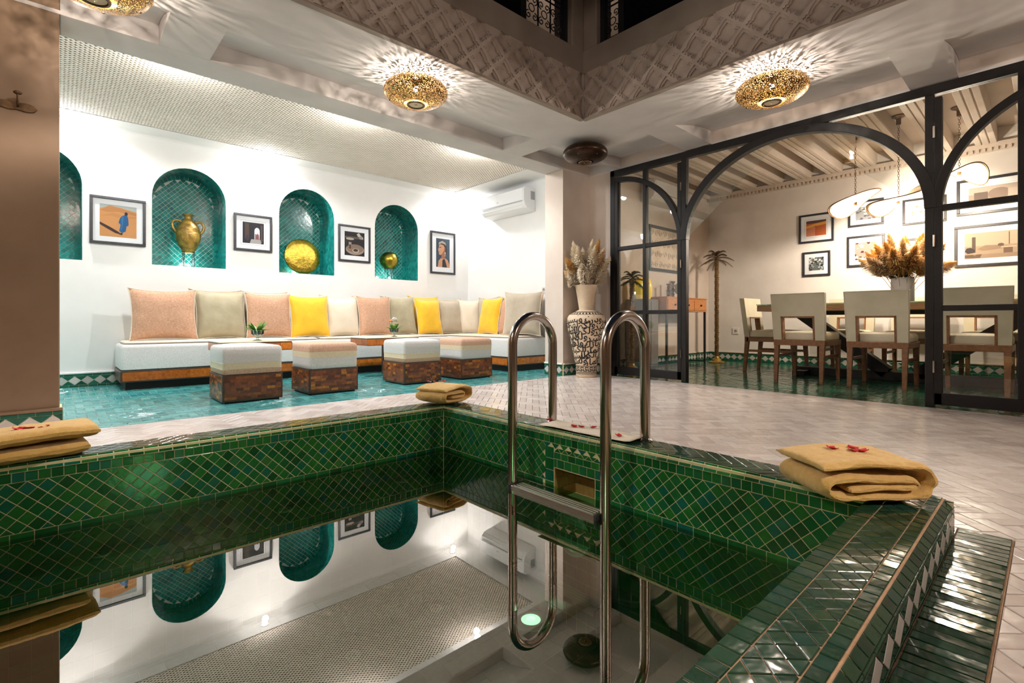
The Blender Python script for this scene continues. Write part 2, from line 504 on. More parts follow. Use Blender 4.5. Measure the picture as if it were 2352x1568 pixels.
def herringbone(x0, y0, x1, y1, W, n=3, ang=0.0):
    ca, sa = cos(ang), sin(ang)
    cx, cy = (x0 + x1) / 2, (y0 + y1) / 2
    R = hypot(x1 - x0, y1 - y0) / 2 / W + 2 * n
    out = []
    K = int(R) + 1
    for k in range(-K, K + 1):
        m0 = int((-R - k) / (2 * n)) - 1; m1 = int((R - k) / (2 * n)) + 1
        for m in range(m0, m1 + 1):
            for a, b, c, d in ((k + 2 * n * m, k, n, 1), (k, k - 2 * n + 1 + 2 * n * m, 1, n)):
                q = [(a, b), (a + c, b), (a + c, b + d), (a, b + d)]
                mx, my = (a + c / 2) * W, (b + d / 2) * W
                wx, wy = mx * ca - my * sa + cx, mx * sa + my * ca + cy
                if x0 - n * W < wx < x1 + n * W and y0 - n * W < wy < y1 + n * W:
                    out.append([((x * ca - y * sa) * W + cx, (x * sa + y * ca) * W + cy) for x, y in q])
    return out

def grid_row(x0, x1, y0, y1, pitch, off=0.0):
    out = []; x = x0 - pitch + (off % pitch)
    while x < x1:
        a, b = max(x, x0), min(x + pitch, x1)
        if b - a > 0.004: out.append([(a, y0), (b, y0), (b, y1), (a, y1)])
        x += pitch
    return out

def diamonds(x0, x1, y0, y1, D, H=None, oy=0.0):
    """rotated squares (diagonals D x H) clipped to a rectangle; a top corner row sits at y1"""
    H = H or D; out = []
    nx = int((x1 - x0) / D) + 3; ny = int((y1 - y0) / H * 2) + 4
    for j in range(ny):
        for i in range(-1, nx):
            cx = x0 + (i + (0.5 if j % 2 else 0)) * D; cy = y1 + oy - j * H / 2
            q = clip_rect([(cx - D / 2, cy), (cx, cy - H / 2), (cx + D / 2, cy), (cx, cy + H / 2)], x0, y0, x1, y1)
            if len(q) >= 3 and abs(area(q)) > D * H * 0.02: out.append(q)
    return out

def project(p):
    d = CX * p[0] + SX * p[1]; r = SX * p[0] - CX * p[1]
    if d < 0.05: return None
    return (1176 + FPX * r / d, 735.6 - FPX * (p[2] - 0.6) / d, d)

PIECE_CACHE = {}
def tile_mb(poly, t, bev, mb=None, M=None):
    mb = mb or MB()
    q = inset(poly, bev)
    if area(poly) < 0: poly = poly[::-1]
    if len(q) != len(poly): q = None
    n = len(poly)
    if q is None:
        cx = sum(p[0] for p in poly) / n; cy = sum(p[1] for p in poly) / n
        q = [(cx + (x - cx) * 0.93, cy + (y - cy) * 0.93) for x, y in poly]
    else:                                   # start the inset ring nearest to vertex 0
        k = min(range(n), key=lambda i: (q[i][0] - poly[0][0]) ** 2 + (q[i][1] - poly[0][1]) ** 2)
        q = q[k:] + q[:k]
    vs = [Vector((x, y, 0)) for x, y in poly] + [Vector((x, y, t * 0.75)) for x, y in poly] + [Vector((x, y, t)) for x, y in q]
    if M is not None: vs = [M @ v for v in vs]
    fs = [tuple(range(2 * n, 3 * n))]
    for i in range(n):
        j = (i + 1) % n
        fs.append((i, j, n + j, n + i)); fs.append((n + i, n + j, 2 * n + j, 2 * n + i))
    mb.add(vs, fs)
    return mb

def lay(parent, name, polys, o, e1, e2, mat, gap=0.003, t=0.005, bev=0.0012, limit=300, minpx=9.0, tilt=0.012, restname=None, keep=None):
    """tiles in the plane o + x e1 + y e2 (normal e1 x e2): the largest in the picture one by one, the rest joined"""
    e1 = Vector(e1); e2 = Vector(e2); nn = e1.cross(e2); o = Vector(o)
    B = Matrix((e1, e2, nn)).transposed()
    items = []
    for p in polys:
        q = inset(p, gap / 2)
        if len(q) < 3 or abs(area(q)) < 4e-6: continue
        if keep and not keep(q): continue
        cx = sum(a[0] for a in q) / len(q); cy = sum(a[1] for a in q) / len(q)
        w = o + e1 * cx + e2 * cy
        pr = project(w); size = 0
        if pr and -30 < pr[0] < 2382 and -30 < pr[1] < 1598:
            us = [project(o + e1 * a[0] + e2 * a[1]) for a in q]
            if all(us):
                wd = max(u[0] for u in us) - min(u[0] for u in us); hd = max(u[1] for u in us) - min(u[1] for u in us)
                if max(wd, hd) >= minpx and (w - Vector((0, 0, 0.6))).dot(nn) < 0: size = wd * hd
        items.append((size, q, cx, cy, w))
    items.sort(key=lambda a: -a[0])
    rest = MB(); cnt = 0
    for size, q, cx, cy, w in items:
        tl = Matrix.Rotation(rnd.uniform(-tilt, tilt), 3, 'X') @ Matrix.Rotation(rnd.uniform(-tilt, tilt), 3, 'Y')
        lift = rnd.uniform(0, 0.0006)
        if size > 0 and cnt < limit:
            loc = tuple((round(a - cx, 4), round(b - cy, 4)) for a, b in q)
            key = (loc, t, mat.name)
            if key not in PIECE_CACHE:
                PIECE_CACHE[key] = tile_mb(list(loc), t, bev).mesh(name, mat)
            ob = bpy.data.objects.new(name, PIECE_CACHE[key]); COL.objects.link(ob)
            if parent is not None: ob.parent = parent
            ob.matrix_basis = Matrix.Translation(w + nn * lift) @ (B @ tl).to_4x4()
            cnt += 1
        else:
            M = Matrix.Translation(w + nn * lift) @ (B @ tl).to_4x4()
            tile_mb([(a - cx, b - cy) for a, b in q], t, bev, rest, M)
    if rest.v:
        ro = obj(restname or name, rest, mat, parent)
        ro['kind'] = 'stuff'
    return cnt
# ================================================================== SETTING
def structure(name, mb, mats, parent=None, **kw):
    o = obj(name, mb, mats, parent, **kw)
    if parent is None: o['kind'] = 'structure'
    return o

# ---- floor slabs (pool left open)
fl = MB()
fl.box((PX + 0.10, -2.3, -0.12), (4.44, YL - 0.01, -0.004))
fl.box((-2.3, -2.3, -0.12), (PX + 0.10, PN - 0.08, -0.004))
fl.box((-2.3, PY + 0.08, -0.12), (PX + 0.10, YL - 0.01, -0.004))
fl.box((-2.3, PN - 0.08, -0.12), (PL - 0.05, PY + 0.08, -0.004))
floor_white = structure('floor', fl, M_grout_brown)
floor_teal = structure('floor', MB().box((-1.3, YL - 0.01, -0.12), (XR + 0.1, YB + 0.1, -0.004)), M_grout_pale)
floor_dine = structure('floor', MB().box((4.44, -2.3, -0.12), (7.6, YL + 0.0, -0.004)), mat_noise('dark_grout', (0.16, 0.19, 0.13), (0.24, 0.27, 0.19), 0.95, 30))

KO = 0.188          # outer foot line of the near kerb
def outside_pool(p):
    cx = sum(a[0] for a in p) / len(p); cy = sum(a[1] for a in p) / len(p)
    return not (cx < 1.83 and cy < 2.57)
hb = []
for q in herringbone(-0.9, -1.5, 4.44, 3.59, 0.0475, 3, radians(45)):
    q = clip_rect(q, -0.9, -1.5, 4.435, 3.585)
    if len(q) < 3: continue
    cuts = []
    xs = [p[0] for p in q]; ys = [p[1] for p in q]
    if min(xs) < 1.83 and min(ys) < 2.57 and max(ys) > KO:
        for piece in (clip(q, -1, 0, -1.83), clip(clip(q, 1, 0, 1.83), 0, -1, -2.57), clip(clip(q, 1, 0, 1.83), 0, 1, 0.073)):
            if len(piece) >= 3: cuts.append(piece)
    else:
        cuts = [q]
    for c in cuts:
        xs = [p[0] for p in c]; ys = [p[1] for p in c]
        if min(xs) < 1.925 and min(ys) < KO and max(ys) > 0.073:      # green strip at the foot of the near kerb
            for piece in (clip(c, -1, 0, -1.925), clip(clip(c, 1, 0, 1.925), 0, 1, 0.073), clip(clip(c, 1, 0, 1.925), 0, -1, -KO)):
                if len(piece) >= 3 and area(piece) != 0: hb.append(piece)
        else:
            hb.append(c)
lay(floor_white, 'tile', hb, (0, 0, -0.004), (1, 0, 0), (0, 1, 0), M_white_tile, gap=0.0028, t=0.004, bev=0.0010, tilt=0.008)
# teal lounge floor: herringbone square to the walls with a border row
lay(floor_teal, 'tile', [p for p in (clip_rect(q, -0.9, YL + 0.055, XR, YB) for q in herringbone(-0.9, YL + 0.055, XR, YB, 0.048, 3)) if len(p) >= 3],
    (0, 0, -0.004), (1, 0, 0), (0, 1, 0), M_tealtile_lit, gap=0.003, t=0.004, tilt=0.022)
lay(floor_teal, 'border_tile', grid_row(-0.9, XJ, YL - 0.01, YL + 0.055, 0.075), (0, 0, -0.004), (1, 0, 0), (0, 1, 0), M_tealtile_lit, gap=0.004, t=0.004, tilt=0.015)
lay(floor_dine, 'tile', [p for p in (clip_rect(q, 4.51, -0.8, XD, YL) for q in herringbone(4.51, -0.8, XD, YL, 0.05, 3)) if len(p) >= 3],
    (0, 0, -0.004), (1, 0, 0), (0, 1, 0), M_dinetile, gap=0.003, t=0.004, tilt=0.018)
lay(floor_dine, 'border_tile', [[(y, x) for x, y in p] for p in grid_row(-0.8, YL, 4.445, 4.51, 0.08)], (0, 0, -0.004), (1, 0, 0), (0, 1, 0), M_dinetile, gap=0.004, t=0.004, tilt=0.015)

# ---- walls
structure('wall_left', MB().box((-2.2, YL, 0), (0.008, YLB, ZS + 0.3)), M_tan, bev=0.006)
structure('wall_left', MB().box((-2.3, -2.3, 0), (-2.2, YLB, ZS + 0.3)), M_tan)
structure('wall_near', MB().box((-2.3, -2.4, 0), (7.6, -2.3, ZD + 0.4)), M_tan)
structure('wall_middle', MB().box((XJ, YL, 0), (XG + 0.12, YLB, ZS + 0.3)), M_corner, bev=0.004)
structure('trim_1', MB().box((0.008, YL, ZS), (XJ, YLB, ZS + 0.3)), M_plaster, bev=0.006)
wr = MB()
wr.box((XG, 3.296, 0), (XG + 0.12, YL, ZS + 0.3))
wr.box((XG, -2.3, ZS - 0.005), (XG + 0.12, 3.296, ZS + 0.3))
wr.box((XG, -2.3, 0), (XG + 0.12, -0.32, ZS))
structure('wall_right', wr, M_corner)
structure('wall_lounge_right', MB().box((XR, YLB, 0), (XR + 0.1, YB + 0.06, 2.6)), M_lounge)
structure('wall_lounge_left', MB().box((-1.0, YLB, 0), (-0.9, YB + 0.06, 2.6)), M_lounge)
structure('wall_dining_far', MB().box((XD, -2.3, 0), (XD + 0.1, YL + 0.1, 2.9)), mat_noise('dining_plaster', (0.70, 0.65, 0.60), (0.78, 0.735, 0.685), 0.75, 3, bmp=0.1, bscale=25))
structure('wall_dining_left', MB().box((XG + 0.12, YL, 0), (XD, YL + 0.1, 2.9)), M_corner)

# ---- lounge back wall with four arched niches
NICHES = [(-0.476, 0.164), (0.677, 1.316), (1.85, 2.49), (3.024, 3.668)]
NB, NT, NR = 1.145, 2.14, 0.35
def arch_outline(x0, x1, zb, zt, n=20):
    r = (x1 - x0) / 2; cx = (x0 + x1) / 2; zs = zt - r
    return [(x0, zb), (x1, zb)] + [(cx + r * cos(pi * k / n), zs + r * sin(pi * k / n)) for k in range(n + 1)]
mb = curve_plate([(-1.0, 0), (XR + 0.1, 0), (XR + 0.1, 2.6), (-1.0, 2.6)], [arch_outline(a, b, NB, NT) for a, b in NICHES], 0.05,
                 lambda x, y, z: (x, YB + z, y))
wall_back = structure('wall_back', mb, M_lounge)
for a, b in NICHES:
    out = arch_outline(a, b, NB, NT)
    shell = MB(); n = len(out); c = ((a + b) / 2, (NB + NT) / 2)
    vs = [(x, YB + 0.03, z) for x, z in out] + [(x, YB + NR, z) for x, z in out]
    shell.add(vs, [(i, (i + 1) % n, n + (i + 1) % n, n + i) for i in range(n)] + [tuple(range(n, 2 * n))])
    nic = obj('niche', shell, M_grout_pale, wall_back)
    tl = MB()
    r = (b - a) / 2; zs = NT - r
    # flat back, diamond laid
    for q in diamonds(a, b, NB, NT, 0.052):
        p = inset(q, 0.0017)
        if len(p) < 3: continue
        mx = sum(u[0] for u in p) / len(p); mz = sum(u[1] for u in p) / len(p)
        if mz > zs and hypot(mx - c[0], mz - zs) > r - 0.05: continue
        dz = rnd.uniform(-0.0015, 0.0015)
        tl.prism([(x, z) for x, z in p], 0, 0.004, lambda x, y, z: (x, YB + NR - z + dz, y))
    # soldier row round the back edge
    L = []; per = [(b, NB + (zs - NB) * k / 9) for k in range(9)] + [(c[0] + r * cos(pi * k / 24), zs + r * sin(pi * k / 24)) for k in range(25)] + [(a, zs - (zs - NB) * k / 9) for k in range(1, 10)]
    for i in range(len(per) - 1):
        (x0, z0), (x1, z1) = per[i], per[i + 1]
        def inn(x, z, d=0.045):
            if z <= zs: return (x + (d if x < c[0] else -d), z)
            return (c[0] + (x - c[0]) * (r - d) / r, zs + (z - zs) * (r - d) / r)
        q = inset([(x0, z0), (x1, z1), inn(x1, z1), inn(x0, z0)], 0.0015)
        if len(q) >= 3: tl.prism(q, 0, 0.005, lambda x, y, z: (x, YB + NR - z, y))
    # reveal: diamond laid over the unrolled outline
    per3 = [(b, NB)] + [(b, zs)] + [(c[0] + r * cos(pi * k / 32), zs + r * sin(pi * k / 32)) for k in range(1, 33)] + [(a, NB)]
    S = [0]
    for i in range(len(per3) - 1): S.append(S[-1] + hypot(per3[i + 1][0] - per3[i][0], per3[i + 1][1] - per3[i][1]))
    h1 = zs - NB; arc = pi * r
    def unroll(s, y, z):
        if s < h1: return (b - z, YB + y, NB + s)
        if s > h1 + arc: return (a + z, YB + y, zs - (s - h1 - arc))
        t = (s - h1) / r
        return (c[0] + (r - z) * cos(t), YB + y, zs + (r - z) * sin(t))
    for q in diamonds(0, 2 * h1 + arc, 0.002, NR, 0.052):
        p = inset(q, 0.0017)
        if len(p) >= 3: tl.prism(p, 0, 0.004, unroll)
    for q in diamonds(a, b, 0.03, NR, 0.052):
        p = inset(q, 0.0017)
        if len(p) >= 3: tl.prism(p, 0, 0.004, lambda x, y, z: (x, YB + y, NB + z))
    o = obj('tiles', tl, M_nichetile, nic); o['kind'] = 'stuff'

# ---- lounge ceiling: plain border, lattice panel set into it
HX0, HX1, HY0, HY1 = -0.6, 4.12, 4.13, 5.67
mb = curve_plate([(-1.0, YLB - 0.02), (XR + 0.05, YLB - 0.02), (XR + 0.05, YB + 0.05), (-1.0, YB + 0.05)], [[(HX0, HY0), (HX1, HY0), (HX1, HY1), (HX0, HY1)]], 0.03,
                 lambda x, y, z: (x, y, ZLC + z))
ceil_l = structure('ceiling', mb, M_lounge)
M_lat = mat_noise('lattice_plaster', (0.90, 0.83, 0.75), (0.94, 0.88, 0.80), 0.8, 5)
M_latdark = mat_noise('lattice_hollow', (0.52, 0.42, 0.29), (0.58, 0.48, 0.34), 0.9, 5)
lat = MB(); PXW, PYW = 0.048, 0.036
ny = int((HY1 - HY0) / (PYW / 2)); nx = int((HX1 - HX0) / PXW)
for j in range(ny):
    for i in range(nx):
        x = HX0 + (i + 0.25 + (0.5 if j % 2 else 0)) * PXW; y = HY0 + (j + 0.5) * PYW / 2
        a, b = PXW * 0.5, PYW * 0.5
        o4 = [(x - a, y, ZLC + 0.004), (x, y - b, ZLC + 0.004), (x + a, y, ZLC + 0.004), (x, y + b, ZLC + 0.004)]
        i4 = [(x - a * 0.6, y, ZLC + 0.005), (x, y - b * 0.55, ZLC + 0.005), (x + a * 0.6, y, ZLC + 0.005), (x, y + b * 0.55, ZLC + 0.005)]
        k4 = [(x - a * 0.5, y, ZLC + 0.022), (x, y - b * 0.45, ZLC + 0.022), (x + a * 0.5, y, ZLC + 0.022), (x, y + b * 0.45, ZLC + 0.022)]
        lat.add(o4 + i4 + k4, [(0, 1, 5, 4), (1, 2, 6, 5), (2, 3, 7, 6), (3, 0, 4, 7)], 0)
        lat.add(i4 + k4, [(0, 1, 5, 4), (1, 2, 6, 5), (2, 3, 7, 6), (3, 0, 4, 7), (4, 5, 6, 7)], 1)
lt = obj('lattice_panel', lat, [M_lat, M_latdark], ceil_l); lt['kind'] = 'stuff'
structure('ceiling', MB().box((-1.0, YLB, ZLC + 0.05), (XR + 0.1, YB + 0.1, ZLC + 0.1)), M_lounge)
# soft curved cornice where the lounge ceiling meets the walls
co = MB(); cp = [(0, 0.045), (0.006, 0.02), (0.02, 0.006), (0.045, 0)]
for i in range(3):
    (a0, b0), (a1, b1) = cp[i], cp[i + 1]
    co.add([(-0.9, YB - a0, ZLC - b0), (XR, YB - a0, ZLC - b0), (XR, YB - a1, ZLC - b1), (-0.9, YB - a1, ZLC - b1)], [(0, 1, 2, 3)])
    co.add([(XR - a0, YLB, ZLC - b0), (XR - a0, YB, ZLC - b0), (XR - a1, YB, ZLC - b1), (XR - a1, YLB, ZLC - b1)], [(0, 1, 2, 3)])
structure('trim_2', co, M_lounge)

# ---- gallery ceiling round the light well, with curved coves against the walls
COVES = [(-2.0, 0.443, 3.17, 3.598, 'y'), (0.707, 3.174, 3.17, 3.598, 'y'), (3.427, 4.498, 3.17, 3.598, 'y'),
         (3.82, 4.498, 2.415, 3.168, 'x'), (3.82, 4.498, 0.695, 2.155, 'x'), (3.82, 4.498, -1.1, 0.435, 'x')]
AX0, AY0 = -0.95, -1.2
holes = [[(a, c), (b, c), (b, d), (a, d)] for a, b, c, d, k in COVES] + [[(AX0, AY0), (XA, AY0), (XA, YA), (AX0, YA)]]
ceil_g = structure('ceiling', curve_plate([(-2.2, -2.3), (XG, -2.3), (XG, YL), (-2.2, YL)], holes, 0.02, lambda x, y, z: (x, y, ZS + z)), M_plaster)
for a, b, c, d, k in COVES:
    cv = MB(); N = 10; R = 0.12
    pr = [(i / N, R * sin(pi / 2 * i / N)) for i in range(N + 1)]
    for i in range(N):
        (t0, h0), (t1, h1) = pr[i], pr[i + 1]
        if k == 'y':
            y0, y1 = c + (d - c) * t0, c + (d - c) * t1
            cv.add([(a, y0, ZS + h0), (b, y0, ZS + h0), (b, y1, ZS + h1), (a, y1, ZS + h1)], [(0, 1, 2, 3)])
            for x in (a - 0.0015, b + 0.0015): cv.add([(x, y0, ZS), (x, y1, ZS), (x, y1, ZS + h1), (x, y0, ZS + h0)], [(0, 1, 2, 3)])
        else:
            x0, x1 = a + (b - a) * t0, a + (b - a) * t1
            cv.add([(x0, c, ZS + h0), (x0, d, ZS + h0), (x1, d, ZS + h1), (x1, c, ZS + h1)], [(0, 1, 2, 3)])
            for y in (c - 0.0015, d + 0.0015): cv.add([(x0, y, ZS), (x1, y, ZS), (x1, y, ZS + h1), (x0, y, ZS + h0)], [(0, 1, 2, 3)])
    obj('cove', cv, M_plaster, ceil_g)
structure('ceiling', MB().box((-2.2, YA + 0.2, ZS + 0.3), (XG, YL + 0.3, ZS + 0.34)).box((XA + 0.2, -2.3, ZS + 0.3), (XG, YA + 0.2, ZS + 0.34)), M_plaster)

# ---- light well: carved stucco frieze, plain band, dark grilled windows above
Z1, Z2 = 2.62, 2.80
def sebka(w, h):
    """pointed, stepped lozenge outline of the carving"""
    half = [(0.0, 1.0), (0.16, 0.86), (0.36, 0.66), (0.52, 0.44), (0.60, 0.24), (0.62, 0.14), (0.78, 0.14), (0.80, 0.02), (0.94, 0.0), (0.90, -0.14),
            (0.74, -0.16), (0.74, -0.34), (0.52, -0.36), (0.50, -0.54), (0.28, -0.58), (0.22, -0.76), (0.0, -0.95)]
    pts = half + [(-x, y) for x, y in half[-2:0:-1]]
    return [(x * w, y * h) for x, y in pts]
def frieze_panel(length, T, P=0.2145):
    H = Z1 - ZS; HT = H + 0.07
    mbs = []
    for (sc, z0, th) in ((1.0, 0.015, 0.011), (0.78, 0.004, 0.011)):
        hs = []
        for j in range(0, 4):
            for i in range(0, int(length / P) + 2):
                cx = (i + (0.5 if j % 2 else 0)) * P; cy = H - 0.012 - 0.5 * P * 0.43 - (j * P * 0.5)
                if cx + P * 0.45 > length: continue
                q = [(cx + x, cy + y) for x, y in sebka(P * 0.45 * sc, P * 0.43 * sc)]
                for cl in ((-1, 0, -0.0006), (0, -1, -0.014)):
                    if len(q) >= 3: q = clip(q, *cl)
                if len(q) >= 3 and abs(area(q)) > 2e-5: hs.append(q)
        m = curve_plate([(0, 0), (length, 0), (length, HT), (0, HT)], hs, th, lambda x, y, z, z0=z0: T(x, y, z + z0))
        mbs.append(m)
    out = MB()
    for m in mbs: out.add(m.v, m.f)
    out.add([T(0, 0, 0.002), T(length, 0, 0.002), T(length, HT, 0.002), T(0, HT, 0.002)], [(0, 1, 2, 3)])
    return out
well_far = structure('wall_well_far', MB().box((AX0 - 0.2, YA + 0.028, ZS + 0.021), (XA + 0.25, YA + 0.2, Z2)), M_upper)
well_right = structure('wall_well_right', MB().box((XA + 0.028, AY0 - 0.2, ZS + 0.021), (XA + 0.2, YA + 0.028, Z2)), M_upper)
LF = XA - AX0; LR = YA - AY0
fr = obj('carved_frieze', frieze_panel(LF, lambda x, y, z: (XA - x, YA + 0.026 - z, ZS + y)), M_stucco, well_far)
fr['label'] = 'interlaced stucco carving along the lower edge'
fr = obj('carved_frieze', frieze_panel(LR, lambda x, y, z: (XA + 0.026 - z, YA - x, ZS + y)), M_stucco, well_right)
obj('ledge', MB().box((AX0, YA - 0.004, Z1), (XA, YA + 0.03, Z2)).box((AX0, YA - 0.010, ZS - 0.002), (XA, YA + 0.03, ZS + 0.012)), M_upper, well_far)
obj('ledge', MB().box((XA - 0.004, AY0, Z1), (XA + 0.03, YA, Z2)).box((XA - 0.012, AY0, ZS - 0.002), (XA + 0.03, YA, ZS + 0.012)), M_upper, well_right)
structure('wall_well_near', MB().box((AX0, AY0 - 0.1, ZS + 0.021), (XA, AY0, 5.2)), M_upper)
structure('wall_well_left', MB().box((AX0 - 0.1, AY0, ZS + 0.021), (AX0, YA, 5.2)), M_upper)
# corner pier above the band, slightly rounded inside corner
cpier = MB().box((XA - 0.135, YA, Z2), (XA + 0.2, YA + 0.2, 5.2)).box((XA, YA - 0.135, Z2), (XA + 0.2, YA, 5.2))
structure('wall_well_corner', cpier, M_upper, bev=0.01)

# upper windows with scrolled iron grilles
def spiral(c, r0, turns, T, flip=1, a0=0.0, n=26):
    pts = []
    for i in range(n + 1):
        t = i / n; a = a0 + flip * turns * 2 * pi * t; r = r0 * (1 - 0.82 * t)
        pts.append(T(c[0] + r * cos(a), c[1] + r * sin(a), 0))
    return pts
def grille(parent, w, h, T):
    """scrolled ironwork: uprights, rails, C-scrolls, spear tops"""
    g = MB(); n = max(1, round(w / 0.16)); cw = w / n
    for i in range(n + 1): g.bar(T(i * cw, 0, 0), T(i * cw, h, 0), 0.009)
    for z in (0.02, 0.05, 0.30, 0.34, h - 0.02): g.bar(T(0, z, 0), T(w, z, 0), 0.009)
    obj('grille_bars', g, M_blackmatte, parent)
    s = MB()
    for i in range(n):
        for (y0, y1) in ((0.05, 0.30), (0.34, 0.59), (0.62, 0.87)):
            cx, cy = (i + 0.5) * cw, (y0 + y1) / 2
            for sx in (-1, 1):
                for sy in (-1, 1):
                    c = (cx + sx * cw * 0.24, cy + sy * 0.062)
                    s.tube(spiral(c, cw * 0.23, 1.25, T, sx * sy, pi / 2 * (1 if sy < 0 else -1)), 0.0042, 5)
            s.tube([T(cx + 0.03 * cos(a), cy + 0.03 * sin(a), 0) for a in [k * pi / 6 for k in range(12)]], 0.004, 5, closed=True)
    obj('scrollwork', s, M_blackmatte, parent)
def upper_window(n, T, L, gw, h=2.3):
    f = MB(); Td = lambda a, b, c: T(a, b, c)
    def bx(x0, y0, z0, x1, y1, z1, m=0): f.prism([(x0, y0), (x1, y0), (x1, y1), (x0, y1)], z0, z1, T, m)
    bx(0, 0, -0.02, 0.045, h, 0.02); bx(0, 0, -0.02, L, 0.03, 0.02); bx(gw, 0, -0.015, gw + 0.05, h, 0.015)
    w = structure(f'window_{n}', f, M_blackmatte)
    p = MB(); p.prism([(gw + 0.05, 0.03), (L, 0.03), (L, h), (gw + 0.05, h)], -0.006, 0, T)
    obj('pane', p, M_smoke, w)
    grille(w, gw - 0.045, h, lambda x, y, z: T(x + 0.045, y, z))
    return w
upper_window(1, lambda x, y, z: (XA - 0.135 - x, YA + 0.07 + z, Z2 + y), 3.7, 0.46)
upper_window(2, lambda x, y, z: (XA + 0.07 + z, YA - 0.135 - x, Z2 + y), 3.5, 0.17)
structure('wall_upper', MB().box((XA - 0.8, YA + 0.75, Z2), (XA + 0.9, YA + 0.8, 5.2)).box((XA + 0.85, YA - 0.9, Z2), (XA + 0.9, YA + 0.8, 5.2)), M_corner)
structure('floor', MB().box((AX0, YA + 0.2, Z2 - 0.1), (XA + 0.9, YA + 0.8, Z2 - 0.02)), M_upper)

# ---- skirting of small green bricks and white diamonds
def skirting(name, o, e1, n, L, limit=120, h=0.119, pitch=0.088, cap=M_lounge, capw=0.012):
    """o: foot of the wall at its left end, e1 along it, n out of the wall"""
    o = Vector(o); e1 = Vector(e1); n = Vector(n); e2 = Vector((0, 0, 1)); t = 0.008
    b = MB()
    P = lambda x, y, z: o + e1 * x + e2 * y + n * z
    b.prism([(0, 0), (L, 0), (L, h), (0, h)], 0, t, P)
    c = MB(); c.prism([(0, h), (L, h), (L, h + 0.016), (0, h + 0.016)], 0, t + capw, P)
    st = structure(name, b, M_grout_gold)
    obj('top_edge', c, cap, st, bev=0.004)
    org = o + n * t
    rows = grid_row(0, L, 0.001, 0.021, 0.065) + grid_row(0, L, h - 0.021, h - 0.001, 0.065, 0.03)
    lay(st, 'brick', rows, org, e1, e2, M_skirtgreen, gap=0.0022, t=0.003, limit=limit, minpx=9)
    dh = h - 0.042; dia = []; tri = []
    k = -1
    while k * pitch < L:
        cx = (k + 0.5) * pitch
        q = clip_rect([(cx - pitch / 2, h / 2), (cx, h / 2 - dh / 2), (cx + pitch / 2, h / 2), (cx, h / 2 + dh / 2)], 0, 0, L, h)
        if len(q) >= 3: dia.append(q)
        for s in (-1, 1):
            q = [(cx, h / 2 + s * dh / 2), (cx + pitch / 2, h / 2), (cx + pitch, h / 2 + s * dh / 2)]
            if s > 0: q = q[::-1]
            q = clip_rect(q, 0, 0, L, h)
            if len(q) >= 3: tri.append(q)
        k += 1
    lay(st, 'diamond_tile', dia, org, e1, e2, M_whitediamond, gap=0.003, t=0.003, limit=limit)
    lay(st, 'triangle_tile', tri, org, e1, e2, M_skirtgreen, gap=0.0022, t=0.003, limit=limit)
    return st
# outward normal = e1 x e2(z up) : (a,b,0)x(0,0,1) = (b,-a,0)
skirting('baseboard_back', (-0.9, YB, 0), (1, 0, 0), (0, -1, 0), XR + 0.9)
skirting('baseboard_left', (-2.0, YL, 0), (1, 0, 0), (0, -1, 0), 2.008 + 0.012, cap=M_tan)
skirting('baseboard_left', (0.008, YLB, 0), (0, -1, 0), (-1, 0, 0), 0.0001 + 0.001) if False else None
skirting('baseboard_middle', (XJ, YL, 0), (1, 0, 0), (0, -1, 0), XG - XJ, cap=M_corner)
skirting('baseboard_middle', (XJ, YLB, 0), (0, -1, 0), (-1, 0, 0), YLB - YL)
skirting('baseboard_right', (XG, YL, 0), (0, -1, 0), (-1, 0, 0), YL - 3.30, cap=M_corner)
skirting('baseboard_dining', (XD, YL, 0), (0, -1, 0), (-1, 0, 0), 4.3, cap=M_corner)
skirting('baseboard_dining', (XG + 0.12, YL, 0), (1, 0, 0), (0, -1, 0), XD - XG - 0.12, cap=M_corner)
# tiled end of the left wall, one tile column standing at the corner
st = structure('baseboard_left', MB().box((0.008, YL - 0.008, 0), (0.018, YLB, 0.119)), M_grout_gold)
lay(st, 'brick', grid_row(0, YLB - YL, 0.001, 0.06, 0.05) + grid_row(0, YLB - YL, 0.06, 0.119, 0.05), (0.018, YL - 0.004, 0), (0, 1, 0), (0, 0, 1), M_skirtgreen, gap=0.003, t=0.003)

# ---- dining ceiling with moulded beams and a dentil cornice
structure('ceiling', MB().box((XG + 0.1, -2.3, ZD + 0.16), (XD + 0.05, YL + 0.1, ZD + 0.2)), M_corner)
beams = thing('ceiling_beams', 'row of white moulded beams across the dining room ceiling', 'beam')
y = 3.31
while y > -1.2:
    b = MB()
    b.box((XG + 0.12, y - 0.085, ZD), (XD, y + 0.085, ZD + 0.16))
    for dy in (-0.06, 0.0, 0.06):
        b.box((XG + 0.12, y + dy - 0.024, ZD - 0.012), (XD, y + dy + 0.024, ZD))
    obj('beam', b, M_corner, beams, bev=0.004)
    y -= 0.352
corn = MB()
for (yy0, yy1) in ((-2.3, YL),):
    corn.box((XD - 0.05, yy0, ZD - 0.05), (XD, yy1, ZD + 0.0)); corn.box((XD - 0.025, yy0, ZD - 0.09), (XD, yy1, ZD - 0.05))
corn.box((XG + 0.12, YL - 0.05, ZD - 0.05), (XD, YL, ZD))
yy = -1.2
while yy < YL:
    corn.box((XD - 0.045, yy, ZD - 0.085), (XD - 0.02, yy + 0.025, ZD - 0.05)); yy += 0.05
structure('trim_3', corn, M_corner)
